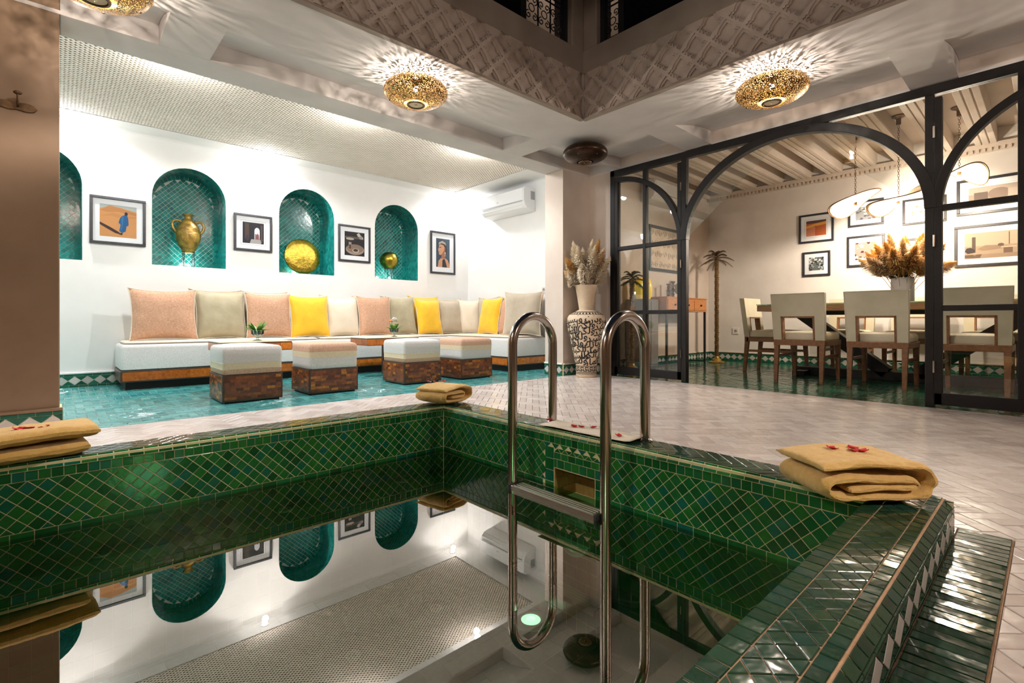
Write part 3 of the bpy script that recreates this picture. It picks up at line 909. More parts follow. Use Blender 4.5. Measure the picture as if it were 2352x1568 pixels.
# ================================================================== POOL
pool = thing('plunge_pool', 'sunken green tiled plunge pool with raised tiled kerb', 'pool', (0, 0, 0))
BZ = -0.76
FE1, FE2 = (1, 0, 0), (0, 0, 1)                 # far wall: x = X, y = Z, faces -Y
RE1, RE2 = (0, -1, 0), (0, 0, 1)                # right wall: x = -Y, faces -X
farw = obj('pool_wall', MB().box((PL, PY + 0.004, BZ), (1.83, PY + 0.146, KZ - 0.006)), M_grout_gold, pool)
D = 0.052
S1, S2, S3, S4 = 0.0733, 0.039, -0.138, -0.20
def wall_tiles(parent, o, e1, e2, x0, x1, keepD=None, keepR=None, lim=290):
    lay(parent, 'tile', grid_row(x0, x1, S2, S1, 0.0335, 0.01), o, e1, e2, M_pooltile, gap=0.0028, t=0.0018, limit=90, keep=keepR)
    lay(parent, 'diamond_tile', diamonds(x0, x1, S3, S2, D), o, e1, e2, M_pooltile, gap=0.0028, t=0.0018, limit=lim, keep=keepD)
    lay(parent, 'border_tile', grid_row(x0, x1, S4, S3, 0.062), o, e1, e2, M_pooltile, gap=0.0025, t=0.0018, limit=60, keep=keepR)
    sq = []
    z = S4
    while z > BZ:
        sq += grid_row(x0, x1, z - 0.056, z, 0.056); z -= 0.056
    lay(parent, 'lower_tile', sq, o, e1, e2, M_pooltile, gap=0.0025, t=0.0018, limit=0, keep=keepR)
wet = mat_plain('dark_wet_grout', (0.10, 0.14, 0.06), 0.9)
obj('lower_bedding', MB().box((PL, PY + 0.0034, BZ), (PX, PY + 0.004, -0.19)), wet, pool)
obj('lower_bedding', MB().box((PX + 0.0034, PN, BZ), (PX + 0.004, 1.30, -0.19)).box((PX + 0.0034, 1.55, BZ), (PX + 0.004, PY, -0.19)), wet, pool)
wall_tiles(farw, (0, PY + 0.004, 0), FE1, FE2, PL, PX)
# right wall with the skimmer opening
HY0_, HY1_, HZ0, HZ1 = 1.308, 1.545, -0.22, -0.07
rw = MB()
X0, X1 = PX + 0.004, PX + 0.156
rw.box((X0, KO + 0.02, BZ), (X1, HY0_, KZ - 0.006)); rw.box((X0, HY1_, BZ), (X1, PY + 0.14, KZ - 0.006))
rw.box((X0, HY0_, BZ), (X1, HY1_, HZ0)); rw.box((X0, HY0_, HZ1), (X1, HY1_, KZ - 0.006))
rightw = obj('pool_wall', rw, M_grout_gold, pool)
def cen(p): return (sum(a[0] for a in p) / len(p), sum(a[1] for a in p) / len(p))
SY0, SY1, SZ0, SZ1 = 1.275, 1.60, -0.245, 0.02
def keepD(p):
    x, z = cen(p); return not (SY0 < -x < SY1 and z < SZ1)
def keepR(p):
    x, z = cen(p); return not (SY0 < -x < SY1 and z < SZ1 and z > SZ0)
wall_tiles(rightw, (PX + 0.004, 0, 0), RE1, RE2, -PY, -PN, keepD, keepR)
sur = grid_row(-SY1, -SY0, -0.012, SZ1, 0.045, 0.0) + grid_row(-SY1, -SY0, HZ1 + 0.0, -0.012, 0.045, 0.02)
sur = grid_row(-HY1_, -SY0, -0.03, 0.0, 0.043) + grid_row(-HY1_, -SY0, HZ1, -0.03, 0.043, 0.02)
for z in range(5): sur.append([(-SY1, SZ1 - (z + 1) * 0.053), (-HY1_, SZ1 - (z + 1) * 0.053), (-HY1_, SZ1 - z * 0.053), (-SY1, SZ1 - z * 0.053)])
for z in range(4): sur.append([(-HY0_, HZ1 - (z + 1) * 0.0438), (-SY0, HZ1 - (z + 1) * 0.0438), (-SY0, HZ1 - z * 0.0438), (-HY0_, HZ1 - z * 0.0438)])
sur += [[(-HY1_ + k * 0.045, 0.0), (-HY1_ + (k + 1) * 0.045, 0.0), (-HY1_ + (k + 0.5) * 0.045, SZ1)] for k in range(6)]
sur += [[(-HY1_ + (k + 0.5) * 0.045, SZ1), (-HY1_ + (k + 1) * 0.045, 0.0), (-HY1_ + (k + 1.5) * 0.045, SZ1)] for k in range(5)]
lay(rightw, 'surround_tile', sur, (PX + 0.004, 0, 0), RE1, RE2, M_pooltile, gap=0.0028, t=0.0018)
hb_ = MB()
hb_.box((X0, HY0_, HZ0), (X1, HY0_ + 0.003, HZ1)); hb_.box((X0, HY1_ - 0.003, HZ0), (X1, HY1_, HZ1)); hb_.box((X0, HY0_, HZ0), (X1, HY1_, HZ0 + 0.003)); hb_.box((X0, HY0_, HZ1 - 0.003), (X1, HY1_, HZ1)); hb_.box((X1 - 0.004, HY0_, HZ0), (X1, HY1_, HZ1))
hatch = obj('skimmer_opening', hb_, M_grout_gold, pool)
hatch['label'] = 'rectangular skimmer opening lined in ochre tiles'
lay(hatch, 'tile', [q for r_ in range(3) for q in grid_row(HY0_, HY1_, HZ0 + 0.05 * r_, HZ0 + 0.05 * (r_ + 1), 0.06, 0.03 * r_)], (X1 - 0.004, 0, 0), (0, -1, 0), (0, 0, 1), M_olive, keep=None) if False else None
om = MB()
for r_ in range(3):
    for q in grid_row(HY0_, HY1_, HZ0 + 0.05 * r_, HZ0 + 0.05 * (r_ + 1), 0.06, 0.03 * r_):
        p = inset(q, 0.0015); om.prism(p, 0, 0.003, lambda x, y, z: (X1 - 0.004 - z, x, y))
    for q in grid_row(X0, X1 - 0.005, HZ0 + 0.05 * r_, HZ0 + 0.05 * (r_ + 1), 0.06, 0.03 * r_):
        p = inset(q, 0.0015); om.prism(p, 0, 0.003, lambda x, y, z: (x, HY1_ - 0.003 - z, y))
om = obj('lining_tiles', om, M_olive, hatch); om['kind'] = 'stuff'

# bullnose rows on the pool edge (sloped), then the flat kerb tops
BN = 0.016
sl = Vector((0, BN, KZ - S1)).normalized(); SLH = hypot(BN, KZ - S1)
bn = obj('bullnose_edge', MB().prism([(PL, 0), (PX + BN, 0), (PX + BN, SLH), (PL, SLH)], -0.012, 0.0005, lambda x, y, z: (x, PY + 0.0 + y * sl.y - z * sl.z * -0 + (-z) * sl.z * 1.0, S1 + y * sl.z + z * sl.y)), M_grout_gold, pool)
lay(bn, 'bullnose_tile', grid_row(PL, PX + 0.01, 0, SLH, 0.047), (0, PY, S1), (1, 0, 0), tuple(sl), M_pooltile, gap=0.0026, t=0.0018, limit=60)
sr = Vector((BN, 0, KZ - S1)).normalized()
bn2 = obj('bullnose_edge', MB().prism([(-PY - BN, 0), (-PN, 0), (-PN, SLH), (-PY - BN, SLH)], -0.012, 0.0005, lambda x, y, z: (PX + y * sr.x - z * sr.z, -x, S1 + y * sr.z + z * sr.x)), M_grout_gold, pool)
lay(bn2, 'bullnose_tile', grid_row(-PY - 0.01, -PN, 0, SLH, 0.047), (PX, 0, S1), (0, -1, 0), tuple(sr), M_pooltile, gap=0.0026, t=0.0018, limit=60)
kf = obj('kerb_top', MB().box((PL, PY + BN, KZ - 0.012), (1.83, 2.57, KZ - 0.001)), M_grout_gold, pool)
lay(kf, 'tile', diamonds(PL, 1.83, PY + BN, 2.57, D), (0, 0, KZ - 0.004), (1, 0, 0), (0, 1, 0), M_kerbtile, gap=0.0022, t=0.0052, limit=150, tilt=0.015)
kr = obj('kerb_top', MB().box((PX + BN, KO + 0.17, KZ - 0.012), (1.83, PY + BN, KZ - 0.001)), M_grout_gold, pool)
lay(kr, 'tile', [p for p in (clip_rect(q, PX + BN, KO + 0.166, 1.83, PY + BN) for q in herringbone(PX + BN, KO + 0.166, 1.83, PY + BN, 0.036, 3, radians(45))) if len(p) >= 3], (0, 0, KZ - 0.004), (1, 0, 0), (0, 1, 0), M_kerbtile, gap=0.0022, t=0.0052, limit=160, tilt=0.015)
outk = MB()
outk.box((PL, 2.562, 0), (1.826, 2.566, KZ - 0.006)); outk.box((1.822, KO, 0), (1.826, 2.566, KZ - 0.006))
obj('kerb_side', outk, M_grout_gold, pool)
ks = MB()
for q in grid_row(PL, 1.83, 0.002, KZ - 0.002, 0.06):
    ks.prism(inset(q, 0.0012), 0, 0.004, lambda x, y, z: (x, 2.566 + z, y))
for q in grid_row(KO, 2.57, 0.002, KZ - 0.002, 0.06):
    ks.prism(inset(q, 0.0012), 0, 0.004, lambda x, y, z: (1.826 + z, x, y))
o = obj('kerb_side_tiles', ks, M_kerbtile, pool); o['kind'] = 'stuff'

# near kerb: inner row, diamond field, outer row, chamfer, face with white diamonds
KX = 1.843
nk = MB()
prof = [(KO + 0.004, 0.0), (KO + 0.004, 0.080), (0.208 + 0.002, KZ - 0.001), (PN - 0.003, KZ - 0.001), (PN - 0.003, BZ), (KO + 0.004, BZ)]
nk.prism(prof, PL, KX - 0.004, lambda x, y, z: (z, x, y))
near = obj('near_kerb', nk, M_grout_orange, pool)
lay(near, 'tile', grid_row(PL, KX, 0.314, PN, 0.036), (0, 0, KZ - 0.004), (1, 0, 0), (0, 1, 0), M_kerbtile, gap=0.0024, t=0.0052, limit=80, tilt=0.02)
lay(near, 'diamond_tile', diamonds(PL, KX, 0.240, 0.314, 0.047), (0, 0, KZ - 0.004), (1, 0, 0), (0, 1, 0), M_kerbtile, gap=0.0022, t=0.0052, limit=160, tilt=0.02)
lay(near, 'tile', grid_row(PL, KX, 0.212, 0.240, 0.036, 0.02), (0, 0, KZ - 0.004), (1, 0, 0), (0, 1, 0), M_kerbtile, gap=0.0024, t=0.0052, limit=60, tilt=0.02)
cs = Vector((0, 0.208 - KO, KZ - 0.083)).normalized(); CL = hypot(0.208 - KO, KZ - 0.083)
lay(near, 'chamfer_tile', grid_row(PL, KX, 0.001, CL, 0.041), (0, KO + 0.002, 0.081), (1, 0, 0), tuple(cs), M_kerbtile, gap=0.003, t=0.0015, limit=60, tilt=0.01)
dia = []; tri = []
k = -40
while k * 0.086 < KX:
    cx = KX - 0.02 - k * 0.086 if False else k * 0.086
    q = clip_rect([(cx - 0.043, 0.042), (cx, 0.010), (cx + 0.043, 0.042), (cx, 0.074)], PL, 0, KX, 0.083)
    if len(q) >= 3: dia.append(q)
    for zz in (0.010, 0.074):
        q = [(cx, zz), (cx + 0.086, zz), (cx + 0.043, 0.042)]
        q = clip_rect(q, PL, 0, KX, 0.083)
        if len(q) >= 3: tri.append(q)
    k += 1
lay(near, 'white_diamond_tile', dia, (0, KO + 0.004, 0), (1, 0, 0), (0, 0, 1), M_whitediamond, gap=0.0024, t=0.004, limit=40)
lay(near, 'triangle_tile', tri + grid_row(PL, KX, 0.0, 0.010, 0.07) + grid_row(PL, KX, 0.074, 0.083, 0.07), (0, KO + 0.004, 0), (1, 0, 0), (0, 0, 1), M_kerbtile, gap=0.0024, t=0.004, limit=100)
lay(near, 'end_tile', grid_row(KO, 0.37, 0, KZ - 0.004, 0.05), (KX - 0.004, 0, 0), (0, 1, 0), (0, 0, 1), M_kerbtile, gap=0.0022, t=0.0052, limit=0)
st = obj('foot_strip', MB().box((PL, 0.073, -0.06), (1.925, KO, -0.003)), M_grout_orange, pool)
lay(st, 'tile', grid_row(PL, 1.92, 0.076, KO - 0.001, 0.03), (0, 0, -0.003), (1, 0, 0), (0, 1, 0), M_kerbtile, gap=0.0022, t=0.0052, limit=90, tilt=0.03)

# pool floor, left wall, bench ledge with jets
pf = obj('pool_floor', MB().box((PL, PN, BZ - 0.05), (PX + 0.01, PY + 0.01, BZ - 0.004)).box((PL - 0.1, PN, BZ), (PL, PY, KZ - 0.006)), mat_plain('wet_grout', (0.30, 0.42, 0.26), 0.9), pool)
M_bottom = mat_glaze('pool_bottom_tile', [(0.0, (0.08, 0.40, 0.28)), (0.5, (0.16, 0.52, 0.38)), (1.0, (0.24, 0.62, 0.48))], 0.3, 0.15)
sq = []
y = PN
while y < PY:
    sq += grid_row(PL, PX, y, min(y + 0.085, PY), 0.085, rnd.choice((0, 0.04))); y += 0.085
lay(pf, 'tile', sq, (0, 0, BZ - 0.004), (1, 0, 0), (0, 1, 0), M_bottom, gap=0.003, t=0.004, limit=200, minpx=14)
lay(pf, 'wall_tile', [q for i in range(14) for q in grid_row(PN, PY, BZ + 0.06 * i, min(KZ - 0.006, BZ + 0.06 * (i + 1)), 0.06)], (PL, 0, 0), (0, 1, 0), (0, 0, 1), M_pooltile, gap=0.0025, t=0.0018, limit=0)
bench = obj('ledge', MB().box((PL, PY - 0.10, -0.30), (PX, PY, -0.262)), M_pooltile, pool, bev=0.003)
def fitting(parent, name, c, r, ring=M_nozzle, inner=M_whiteplastic, n=(0, 0, 1)):
    """round moulded fitting: flange, raised ring, centre bore"""
    q = Vector((0, 0, 1)).rotation_difference(Vector(n)).to_matrix().to_4x4()
    m = MB().lathe([(r, 0), (r, 0.004), (r * 0.9, 0.008), (r * 0.62, 0.009), (r * 0.55, 0.005)], 28)
    m2 = MB().lathe([(r * 0.56, 0.004), (r * 0.30, 0.010), (r * 0.26, 0.010), (r * 0.2, 0.003), (0.0005, 0.003)], 24)
    f = obj(name, m.xf(q), ring, parent, loc=c, smooth=True)
    obj('bore', m2.xf(q), inner, f, smooth=True)
    return f
for x, yv in ((1.36, 2.36), (0.76, 2.355), (0.43, 2.36), (0.12, 2.365)):
    fitting(pool, 'water_jet', (x, yv, -0.262), 0.030)
for x, yv, z, r in ((1.316, 1.97, BZ, 0.028), (0.885, 1.92, BZ, 0.030), (1.25, 2.30, BZ, 0.024), (0.92, 2.28, BZ, 0.024), (0.6, 2.26, BZ, 0.024)):
    fitting(pool, 'floor_nozzle', (x, yv, z + 0.001), r)
pt = MB()
for i in range(2):
    for j in range(2): pt.prism(inset([(0.80 + i * 0.09, 1.84 + j * 0.08), (0.89 + i * 0.09, 1.84 + j * 0.08), (0.89 + i * 0.09, 1.92 + j * 0.08), (0.80 + i * 0.09, 1.92 + j * 0.08)], 0.002), BZ, BZ + 0.0015)
pp = obj('patched_tiles', pt, mat_noise('pale_patch_tile', (0.40, 0.46, 0.26), (0.52, 0.58, 0.36), 0.4, 20), pool); pp['kind'] = 'stuff'
# round floor lamp
fl_ = fitting(pool, 'pool_floor_lamp', (1.58, 1.60, BZ + 0.002), 0.080, M_nozzle, M_poollight)
# domed underwater lamp on the right wall below the skimmer
lm = MB().lathe([(0.098, 0), (0.098, 0.006), (0.088, 0.010)], 36)
Q = Matrix.Rotation(radians(-90), 4, 'Y')
lamp = obj('wall_lamp', lm.xf(Q), M_whiteplastic, pool, loc=(PX - 0.001, 1.43, -0.335), smooth=True)
ln = MB().lathe([(0.088, 0.008), (0.075, 0.022), (0.05, 0.033), (0.025, 0.038), (0.0005, 0.039)], 36)
for k in range(5): ln.lathe([(0.012 + 0.015 * k, 0.006), (0.016 + 0.015 * k, 0.008), (0.020 + 0.015 * k, 0.006)], 30)
obj('lens', ln.xf(Q), mat_plain('frosted_lens', (0.55, 0.66, 0.56), 0.15), lamp, smooth=True)

#light('underwater_fill', 'POINT', (PX - 0.12, 1.43, -0.335), 0.9, (0.85, 1.0, 0.80), shadow_soft_size=0.05)
#light('floor_lamp_glow', 'POINT', (1.55, 1.60, BZ + 0.07), 0.5, (0.9, 1.0, 0.85), shadow_soft_size=0.03)
light('underwater_fill', 'POINT', (0.45, 0.50, -0.50), 4, (0.85, 1.0, 0.80), shadow_soft_size=0.12, specular_factor=0.05)  # added unseen fill under water to brighten the pool bottom, not a fitting
# water
wt = MB(); wt.add([(PL, PN, WZ), (PX + 0.003, PN, WZ), (PX + 0.003, PY + 0.003, WZ), (PL, PY + 0.003, WZ)], [(0, 1, 2, 3)])
tag(obj('pool_water', wt, M_water), 'still clear green water filling the tiled plunge pool', 'water', kind='stuff')

# ---- stainless ladder
lad = thing('pool_ladder', 'stainless steel pool ladder with two arched handrails over the kerb', 'ladder', (0, 0, 0))
LY = (1.67, 1.148)
for yy in LY:
    xa, xb = 1.532, 1.80; r = (xb - xa) / 2; cx = (xa + xb) / 2; zt = 0.62
    pts = [(xa, yy, -0.72), (xa, yy, -0.3), (xa, yy, 0.1), (xa, yy, 0.3)] + [(cx - r * cos(pi * k / 20), yy, zt - r + r * sin(pi * k / 20) + 0.0) for k in range(21)] + [(xb, yy, 0.3), (xb, yy, KZ + 0.004)]
    rail = obj('handrail', MB().tube(pts, 0.0215, 20), M_steel, lad, smooth=True, angle=60)
    obj('foot_flange', MB().lathe([(0.032, 0), (0.032, 0.004), (0.024, 0.009), (0.022, 0.012)], 24, (xb, yy, KZ + 0.001)), M_steel, rail, smooth=True)
    obj('rubber_foot', MB().sphere((xa, yy, -0.725), 0.024, 14, 8), M_blackmatte, rail, smooth=True)
for zt in (-0.138, -0.245, -0.50):
    tr = MB()
    a, b = LY[1] + 0.02, LY[0] - 0.02
    tr.box((1.495, a, zt - 0.004), (1.57, b, zt)); tr.box((1.495, a, zt - 0.022), (1.499, b, zt)); tr.box((1.566, a, zt - 0.022), (1.57, b, zt))
    step = obj('step', tr, M_chrome, lad, bev=0.0015)
    rb = MB()
    for k in range(4): rb.box((1.505 + k * 0.016, a + 0.02, zt), (1.513 + k * 0.016, b - 0.02, zt + 0.0025))
    obj('tread_ribs', rb, M_chrome, step)
    ec = MB()
    for yy in (a, b): ec.box((1.490, yy - 0.006, zt - 0.026), (1.575, yy + 0.006, zt + 0.004))
    obj('end_cap', ec, M_blackmatte, step, bev=0.002)
# ================================================================== GLAZED SCREEN
def SB(mb, y0, y1, z0, z1, d0=-0.03, d1=0.03, m=0):
    mb.box((XG + d0, min(y0, y1), z0), (XG + d1, max(y0, y1), z1), m)
def arc_band(mb, yc, zc, a, b, wd, t0, t1, d0=-0.03, d1=0.03, n=26):
    """curved bar: inner ellipse a,b, width wd, angle t0..t1 in the Y-Z plane"""
    vs = []
    for i in range(n + 1):
        t = t0 + (t1 - t0) * i / n
        for (aa, bb) in ((a, b), (a + wd, b + wd)):
            for x in (d0, d1):
                vs.append((XG + x, yc + aa * cos(t), zc + bb * sin(t)))
    fs = []
    for i in range(n):
        o = i * 4; p = o + 4
        fs += [(o, p, p + 1, o + 1), (o + 2, o + 3, p + 3, p + 2), (o, o + 2, p + 2, p), (o + 1, p + 1, p + 3, o + 3)]
    fs += [(0, 1, 3, 2), (n * 4, n * 4 + 2, n * 4 + 3, n * 4 + 1)]
    mb.add(vs, fs)
scr = thing('glazed_screen', 'black iron and glass screen with a large central arch between pool hall and dining room', 'glass partition')
YE0, YE1, YM0, YM1 = 3.29, -0.30, 2.40, 0.612
YC = (YM0 + YM1) / 2
fm = MB()
SB(fm, YE0 - 0.055, YE0, 0, ZS - 0.01); SB(fm, YE1, YE1 + 0.055, 0, ZS - 0.01)
SB(fm, YE1, YE0, ZS - 0.075, ZS - 0.008)
SB(fm, YM0, YM0 + 0.05, 0, ZS - 0.075); SB(fm, YM1 - 0.05, YM1, 0, ZS - 0.075)
obj('outer_frame', fm, M_black, scr, bev=0.004)
ar = MB(); arc_band(ar, YC, 1.38, (YM0 - YM1) / 2 - 0.003, 0.752, 0.066, 0, pi, -0.036, 0.036, 44)
obj('arch', ar, M_black, scr, bev=0.003)
def clipped_pane(y0, y1, z0, z1, d=0.0):
    m = MB(); m.box((XG - 0.003 + d, min(y0, y1), z0), (XG + 0.003 + d, max(y0, y1), z1)); return m
for side, (ya, yb) in enumerate(((YM0 + 0.05, YE0 - 0.055), (YE1 + 0.055, YM1 - 0.05))):
    # one glazed sash: stiles, rails, mullion, quarter arch springing from the centre post
    s = MB(); st_ = 0.042
    SB(s, ya, ya + st_, 0.02, ZS - 0.08 if False else 2.14); SB(s, yb - st_, yb, 0.02, 2.14)
    SB(s, ya, yb, 0.02, 0.10)
    ym = (ya + yb) / 2 + (0.02 if side == 0 else -0.02)
    SB(s, ym - 0.018, ym + 0.018, 0.1, ZS - 0.07)
    for z in (0.685, 1.375): SB(s, ya, yb, z - 0.02, z + 0.02, -0.026, 0.026)
    leaf = obj('sash', s, M_black, scr, bev=0.003)
    q = MB()
    if side == 0: arc_band(q, yb, 1.38, (yb - ya) - 0.042, 0.72, 0.05, pi / 2, pi, -0.033, 0.033)
    else: arc_band(q, ya, 1.38, (yb - ya) - 0.042, 0.72, 0.05, 0, pi / 2, -0.033, 0.033)
    obj('quarter_arch', q, M_black, scr, bev=0.003)
    for (z0, z1) in ((0.1, 0.665), (0.705, 1.355), (1.395, ZS - 0.075)):
        for (a, b) in ((ya + st_, ym - 0.018), (ym + 0.018, yb - st_)):
            obj('pane', clipped_pane(a, b, z0, z1), M_pane, scr)
    for z in (0.28, 1.15, 1.9):
        h = MB().tube([(XG - 0.036, (ya if side == 0 else yb), z - 0.04), (XG - 0.036, (ya if side == 0 else yb), z + 0.04)], 0.008, 8)
        obj('hinge', h, M_steel, scr)
# spandrel glass beside the big arch
for sgn in (-1, 1):
    outl = []
    hw = (YM0 - YM1) / 2; a2, b2 = hw + 0.03, 0.80
    pts = [(YC + sgn * a2 * cos(t), 1.40 + b2 * sin(t)) for t in [pi / 2 * k / 16 for k in range(17)]]
    poly = pts + [(YC, ZS - 0.076), (YC + sgn * hw, ZS - 0.076), (YC + sgn * hw, 1.40)]
    m = MB().prism(poly, -0.003, 0.003, lambda x, y, z: (XG + z, x, y))
    obj('spandrel_pane', m, M_pane, scr)

# ================================================================== LANTERNS
def lentil(R, H, n=48, k=20):
    return [(max(0.002, R * sin(pi * i / k) ** 0.85), -H * cos(pi * i / k)) for i in range(k + 1)]
def lantern(x, y, R, lit, label, power=26):
    zc = ZS - 0.098
    t = thing('ceiling_lantern', label, 'lantern', (x, y, zc), 0, 'perforated brass lanterns under the gallery ceiling')
    pr = lentil(R, 0.085)
    pr = [p for p in pr if not (p[1] < 0 and p[0] < 0.05)]
    obj('shade', MB().lathe(pr, 56), M_perf if lit else M_perfdark, t, smooth=True)
    rr = MB().lathe([(0.055, -0.078), (0.062, -0.083), (0.060, -0.089), (0.050, -0.090), (0.046, -0.084)], 36)
    ring = obj('bottom_ring', rr, M_bronze, t, smooth=True)
    dc = MB().lathe([(0.047, -0.084), (0.03, -0.083), (0.012, -0.084), (0.010, -0.092), (0.004, -0.096), (0.0005, -0.096)], 30)
    obj('bottom_disc', dc, mat_plain('pale_disc', (0.85, 0.70, 0.48), 0.5) if lit else M_bronze, ring, smooth=True)
    cn = MB().lathe([(0.0005, 0.097), (0.07, 0.097), (0.07, 0.088), (0.03, 0.080), (0.012, 0.06), (0.012, 0.035), (0.0005, 0.035)], 28)
    obj('canopy', cn, M_bronze, t, smooth=True)
    bo = MB()
    for k in range(6):
        a = k * pi / 3 + 0.3; bo.sphere((R * 0.82 * cos(a), R * 0.82 * sin(a), -0.047), 0.008, 8, 5)
    obj('rivets', bo, M_bronze, t, smooth=True)
    if lit:
        obj('bulb', MB().sphere((0, 0, 0.026), 0.017, 14, 8, sq=(1, 1, 1.3)), M_lampbulb, t, smooth=True)
        l = light('lantern_light', 'POINT', (0, 0, -0.018), power, WARM, shadow_soft_size=0.012)
        l.parent = t
    return t
names = ['lit pierced brass lantern at the top left above the brown wall', 'lit pierced brass lantern over the far side of the pool', 'lit pierced brass lantern above the arched glass screen',
         'lit pierced brass lantern over the near right side, outside the picture', 'lit pierced brass lantern over the near left side, outside the picture', 'lit pierced brass lantern behind the camera']
for i, (x, y, r) in enumerate(LAMPS_LIT):
    lantern(x, y, r, True, names[i], (58, 55, 60, 60, 260, 250)[i])
lantern(LAMP_DARK[0], LAMP_DARK[1], LAMP_DARK[2], False, 'unlit dark bronze lantern in the ceiling corner above the patterned vase')

# lounge ceiling spots
SPOT_LABELS = ['bright ceiling spotlight above the desert picture at the left of the lounge', 'bright ceiling spotlight above the archway photograph in the lounge', 'bright ceiling spotlight in the lounge corner above the portrait',
               'ceiling spotlight hidden behind the front beam at the left', 'ceiling spotlight hidden behind the middle of the front beam', 'ceiling spotlight hidden behind the front beam near the air conditioner']
for i, (x, y) in enumerate(LOUNGE_SPOTS + LOUNGE_FRONT):
    where = 'back wall' if i < len(LOUNGE_SPOTS) else 'front beam'
    t = thing('recessed_spotlight', SPOT_LABELS[i], 'spotlight', (x, y, ZLC), 0, f'recessed spotlights along the lounge {where}')
    obj('bezel', MB().lathe([(0.042, 0.0), (0.042, -0.004), (0.030, -0.006), (0.027, 0.0)], 24), M_whiteplastic, t, smooth=True)
    obj('bulb', MB().sphere((0, 0, -0.003), 0.022, 14, 8, sq=(1, 1, 0.35)), M_cbulb, t, smooth=True)
    if i < len(LOUNGE_SPOTS):
        l = light('spot_light', 'SPOT', (0, 0, -0.03), (72, 72, 36)[i], COOL, (radians(-4), 0, 0), spot_size=radians(165), spot_blend=0.5, shadow_soft_size=0.02)
        g_ = light('diffuser_light', 'POINT', (0, -0.02, -0.075), (8, 8, 4)[i], COOL, shadow_soft_size=0.03); g_.parent = t
    else:
        g_ = light('diffuser_light', 'POINT', (0, 0.02, -0.09), 13, COOL, shadow_soft_size=0.03); g_.parent = t
        l = light('spot_light', 'SPOT', (0, 0, -0.03), 55, COOL, (radians(12), 0, 0), spot_size=radians(150), spot_blend=0.6, shadow_soft_size=0.03)
    l.parent = t

# ================================================================== PICTURES
def picture(label, w, h, loc, rz, art, bar=0.028, mount=0.07, dbl=False, group=None):
    t = thing('framed_picture', label, 'picture', loc, rz, group)
    f = MB(); d = 0.022
    for (a, b, c, e) in ((-w / 2, -h / 2, w / 2, -h / 2 + bar), (-w / 2, h / 2 - bar, w / 2, h / 2), (-w / 2, -h / 2 + bar, -w / 2 + bar, h / 2 - bar), (w / 2 - bar, -h / 2 + bar, w / 2, h / 2 - bar)):
        f.box((a, -d, b), (c, 0, e))
    obj('frame', f, M_frame, t, bev=0.003)
    obj('mount', MB().box((-w / 2 + bar, -0.010, -h / 2 + bar), (w / 2 - bar, -0.002, h / 2 - bar)), M_paper, t)
    iw, ih = w - 2 * (bar + mount), h - 2 * (bar + mount)
    if dbl:
        g = MB(); e = 0.018
        x0, z0 = iw / 2 + e, ih / 2 + e
        for a, b, c, dd in ((-x0, -z0, x0, -z0 + 0.002), (-x0, z0 - 0.002, x0, z0), (-x0, -z0, -x0 + 0.002, z0), (x0 - 0.002, -z0, x0, z0)):
            g.box((a, -0.0108, b), (c, -0.010, dd))
        obj('mount_line', g, M_greyplastic, t)
    p = MB(); mats = []
    for k, (poly, c) in enumerate(art):
        m = flat(c)
        if m not in mats: mats.append(m)
        q = clip_rect([(x, y) for x, y in poly], 0, 0, 1, 1)
        if len(q) < 3: continue
        if area(q) < 0: q = q[::-1]
        yy = -0.0105 - 0.00012 * k
        p.add([((x - 0.5) * iw, yy, (y - 0.5) * ih) for x, y in q], [tuple(range(len(q)))], mats.index(m))
    obj('print', p, mats, t)
    obj('pane', MB().box((-w / 2 + bar, -0.0165, -h / 2 + bar), (w / 2 - bar, -0.0155, h / 2 - bar)), M_picglass, t)
    return t
R_ = lambda x0, y0, x1, y1: [(x0, y0), (x1, y0), (x1, y1), (x0, y1)]
def ell(cx, cy, a, b, n=18, t0=0, t1=2 * pi): return [(cx + a * cos(t0 + (t1 - t0) * k / n), cy + b * sin(t0 + (t1 - t0) * k / n)) for k in range(n)]
desert = [(R_(0, 0, 1, 1), (0.62, 0.29, 0.10)), ([(0, 0.86), (0.3, 0.97), (0.6, 0.93), (1, 0.84), (1, 1), (0, 1)], (0.42, 0.48, 0.45)), ([(0, 0.80), (0.25, 0.97), (0.55, 0.92), (1, 0.80), (1, 0.72), (0.5, 0.80), (0.2, 0.76)], (0.50, 0.22, 0.075)),
          ([(0, 0.62), (0.35, 0.76), (0.7, 0.68), (1, 0.70), (1, 0.64), (0.6, 0.60), (0.3, 0.66)], (0.55, 0.25, 0.085)), ([(0.0, 0.36), (0.0, 0.44), (0.28, 0.30), (0.52, 0.16), (0.55, 0.10), (0.42, 0.12), (0.2, 0.24)], (0.045, 0.02, 0.02)),
          ([(0.54, 0.60), (0.58, 0.66), (0.66, 0.72), (0.74, 0.70), (0.77, 0.60), (0.78, 0.40), (0.72, 0.36), (0.70, 0.20), (0.60, 0.14), (0.52, 0.20), (0.56, 0.40), (0.50, 0.46)], (0.012, 0.10, 0.26)),
          ([(0.58, 0.62), (0.64, 0.68), (0.62, 0.40), (0.58, 0.22), (0.55, 0.24), (0.59, 0.42)], (0.02, 0.17, 0.38)), (ell(0.71, 0.755, 0.045, 0.06), (0.01, 0.02, 0.05)), ([(0.55, 0.14), (0.62, 0.14), (0.60, 0.07), (0.50, 0.10)], (0.03, 0.02, 0.02))]
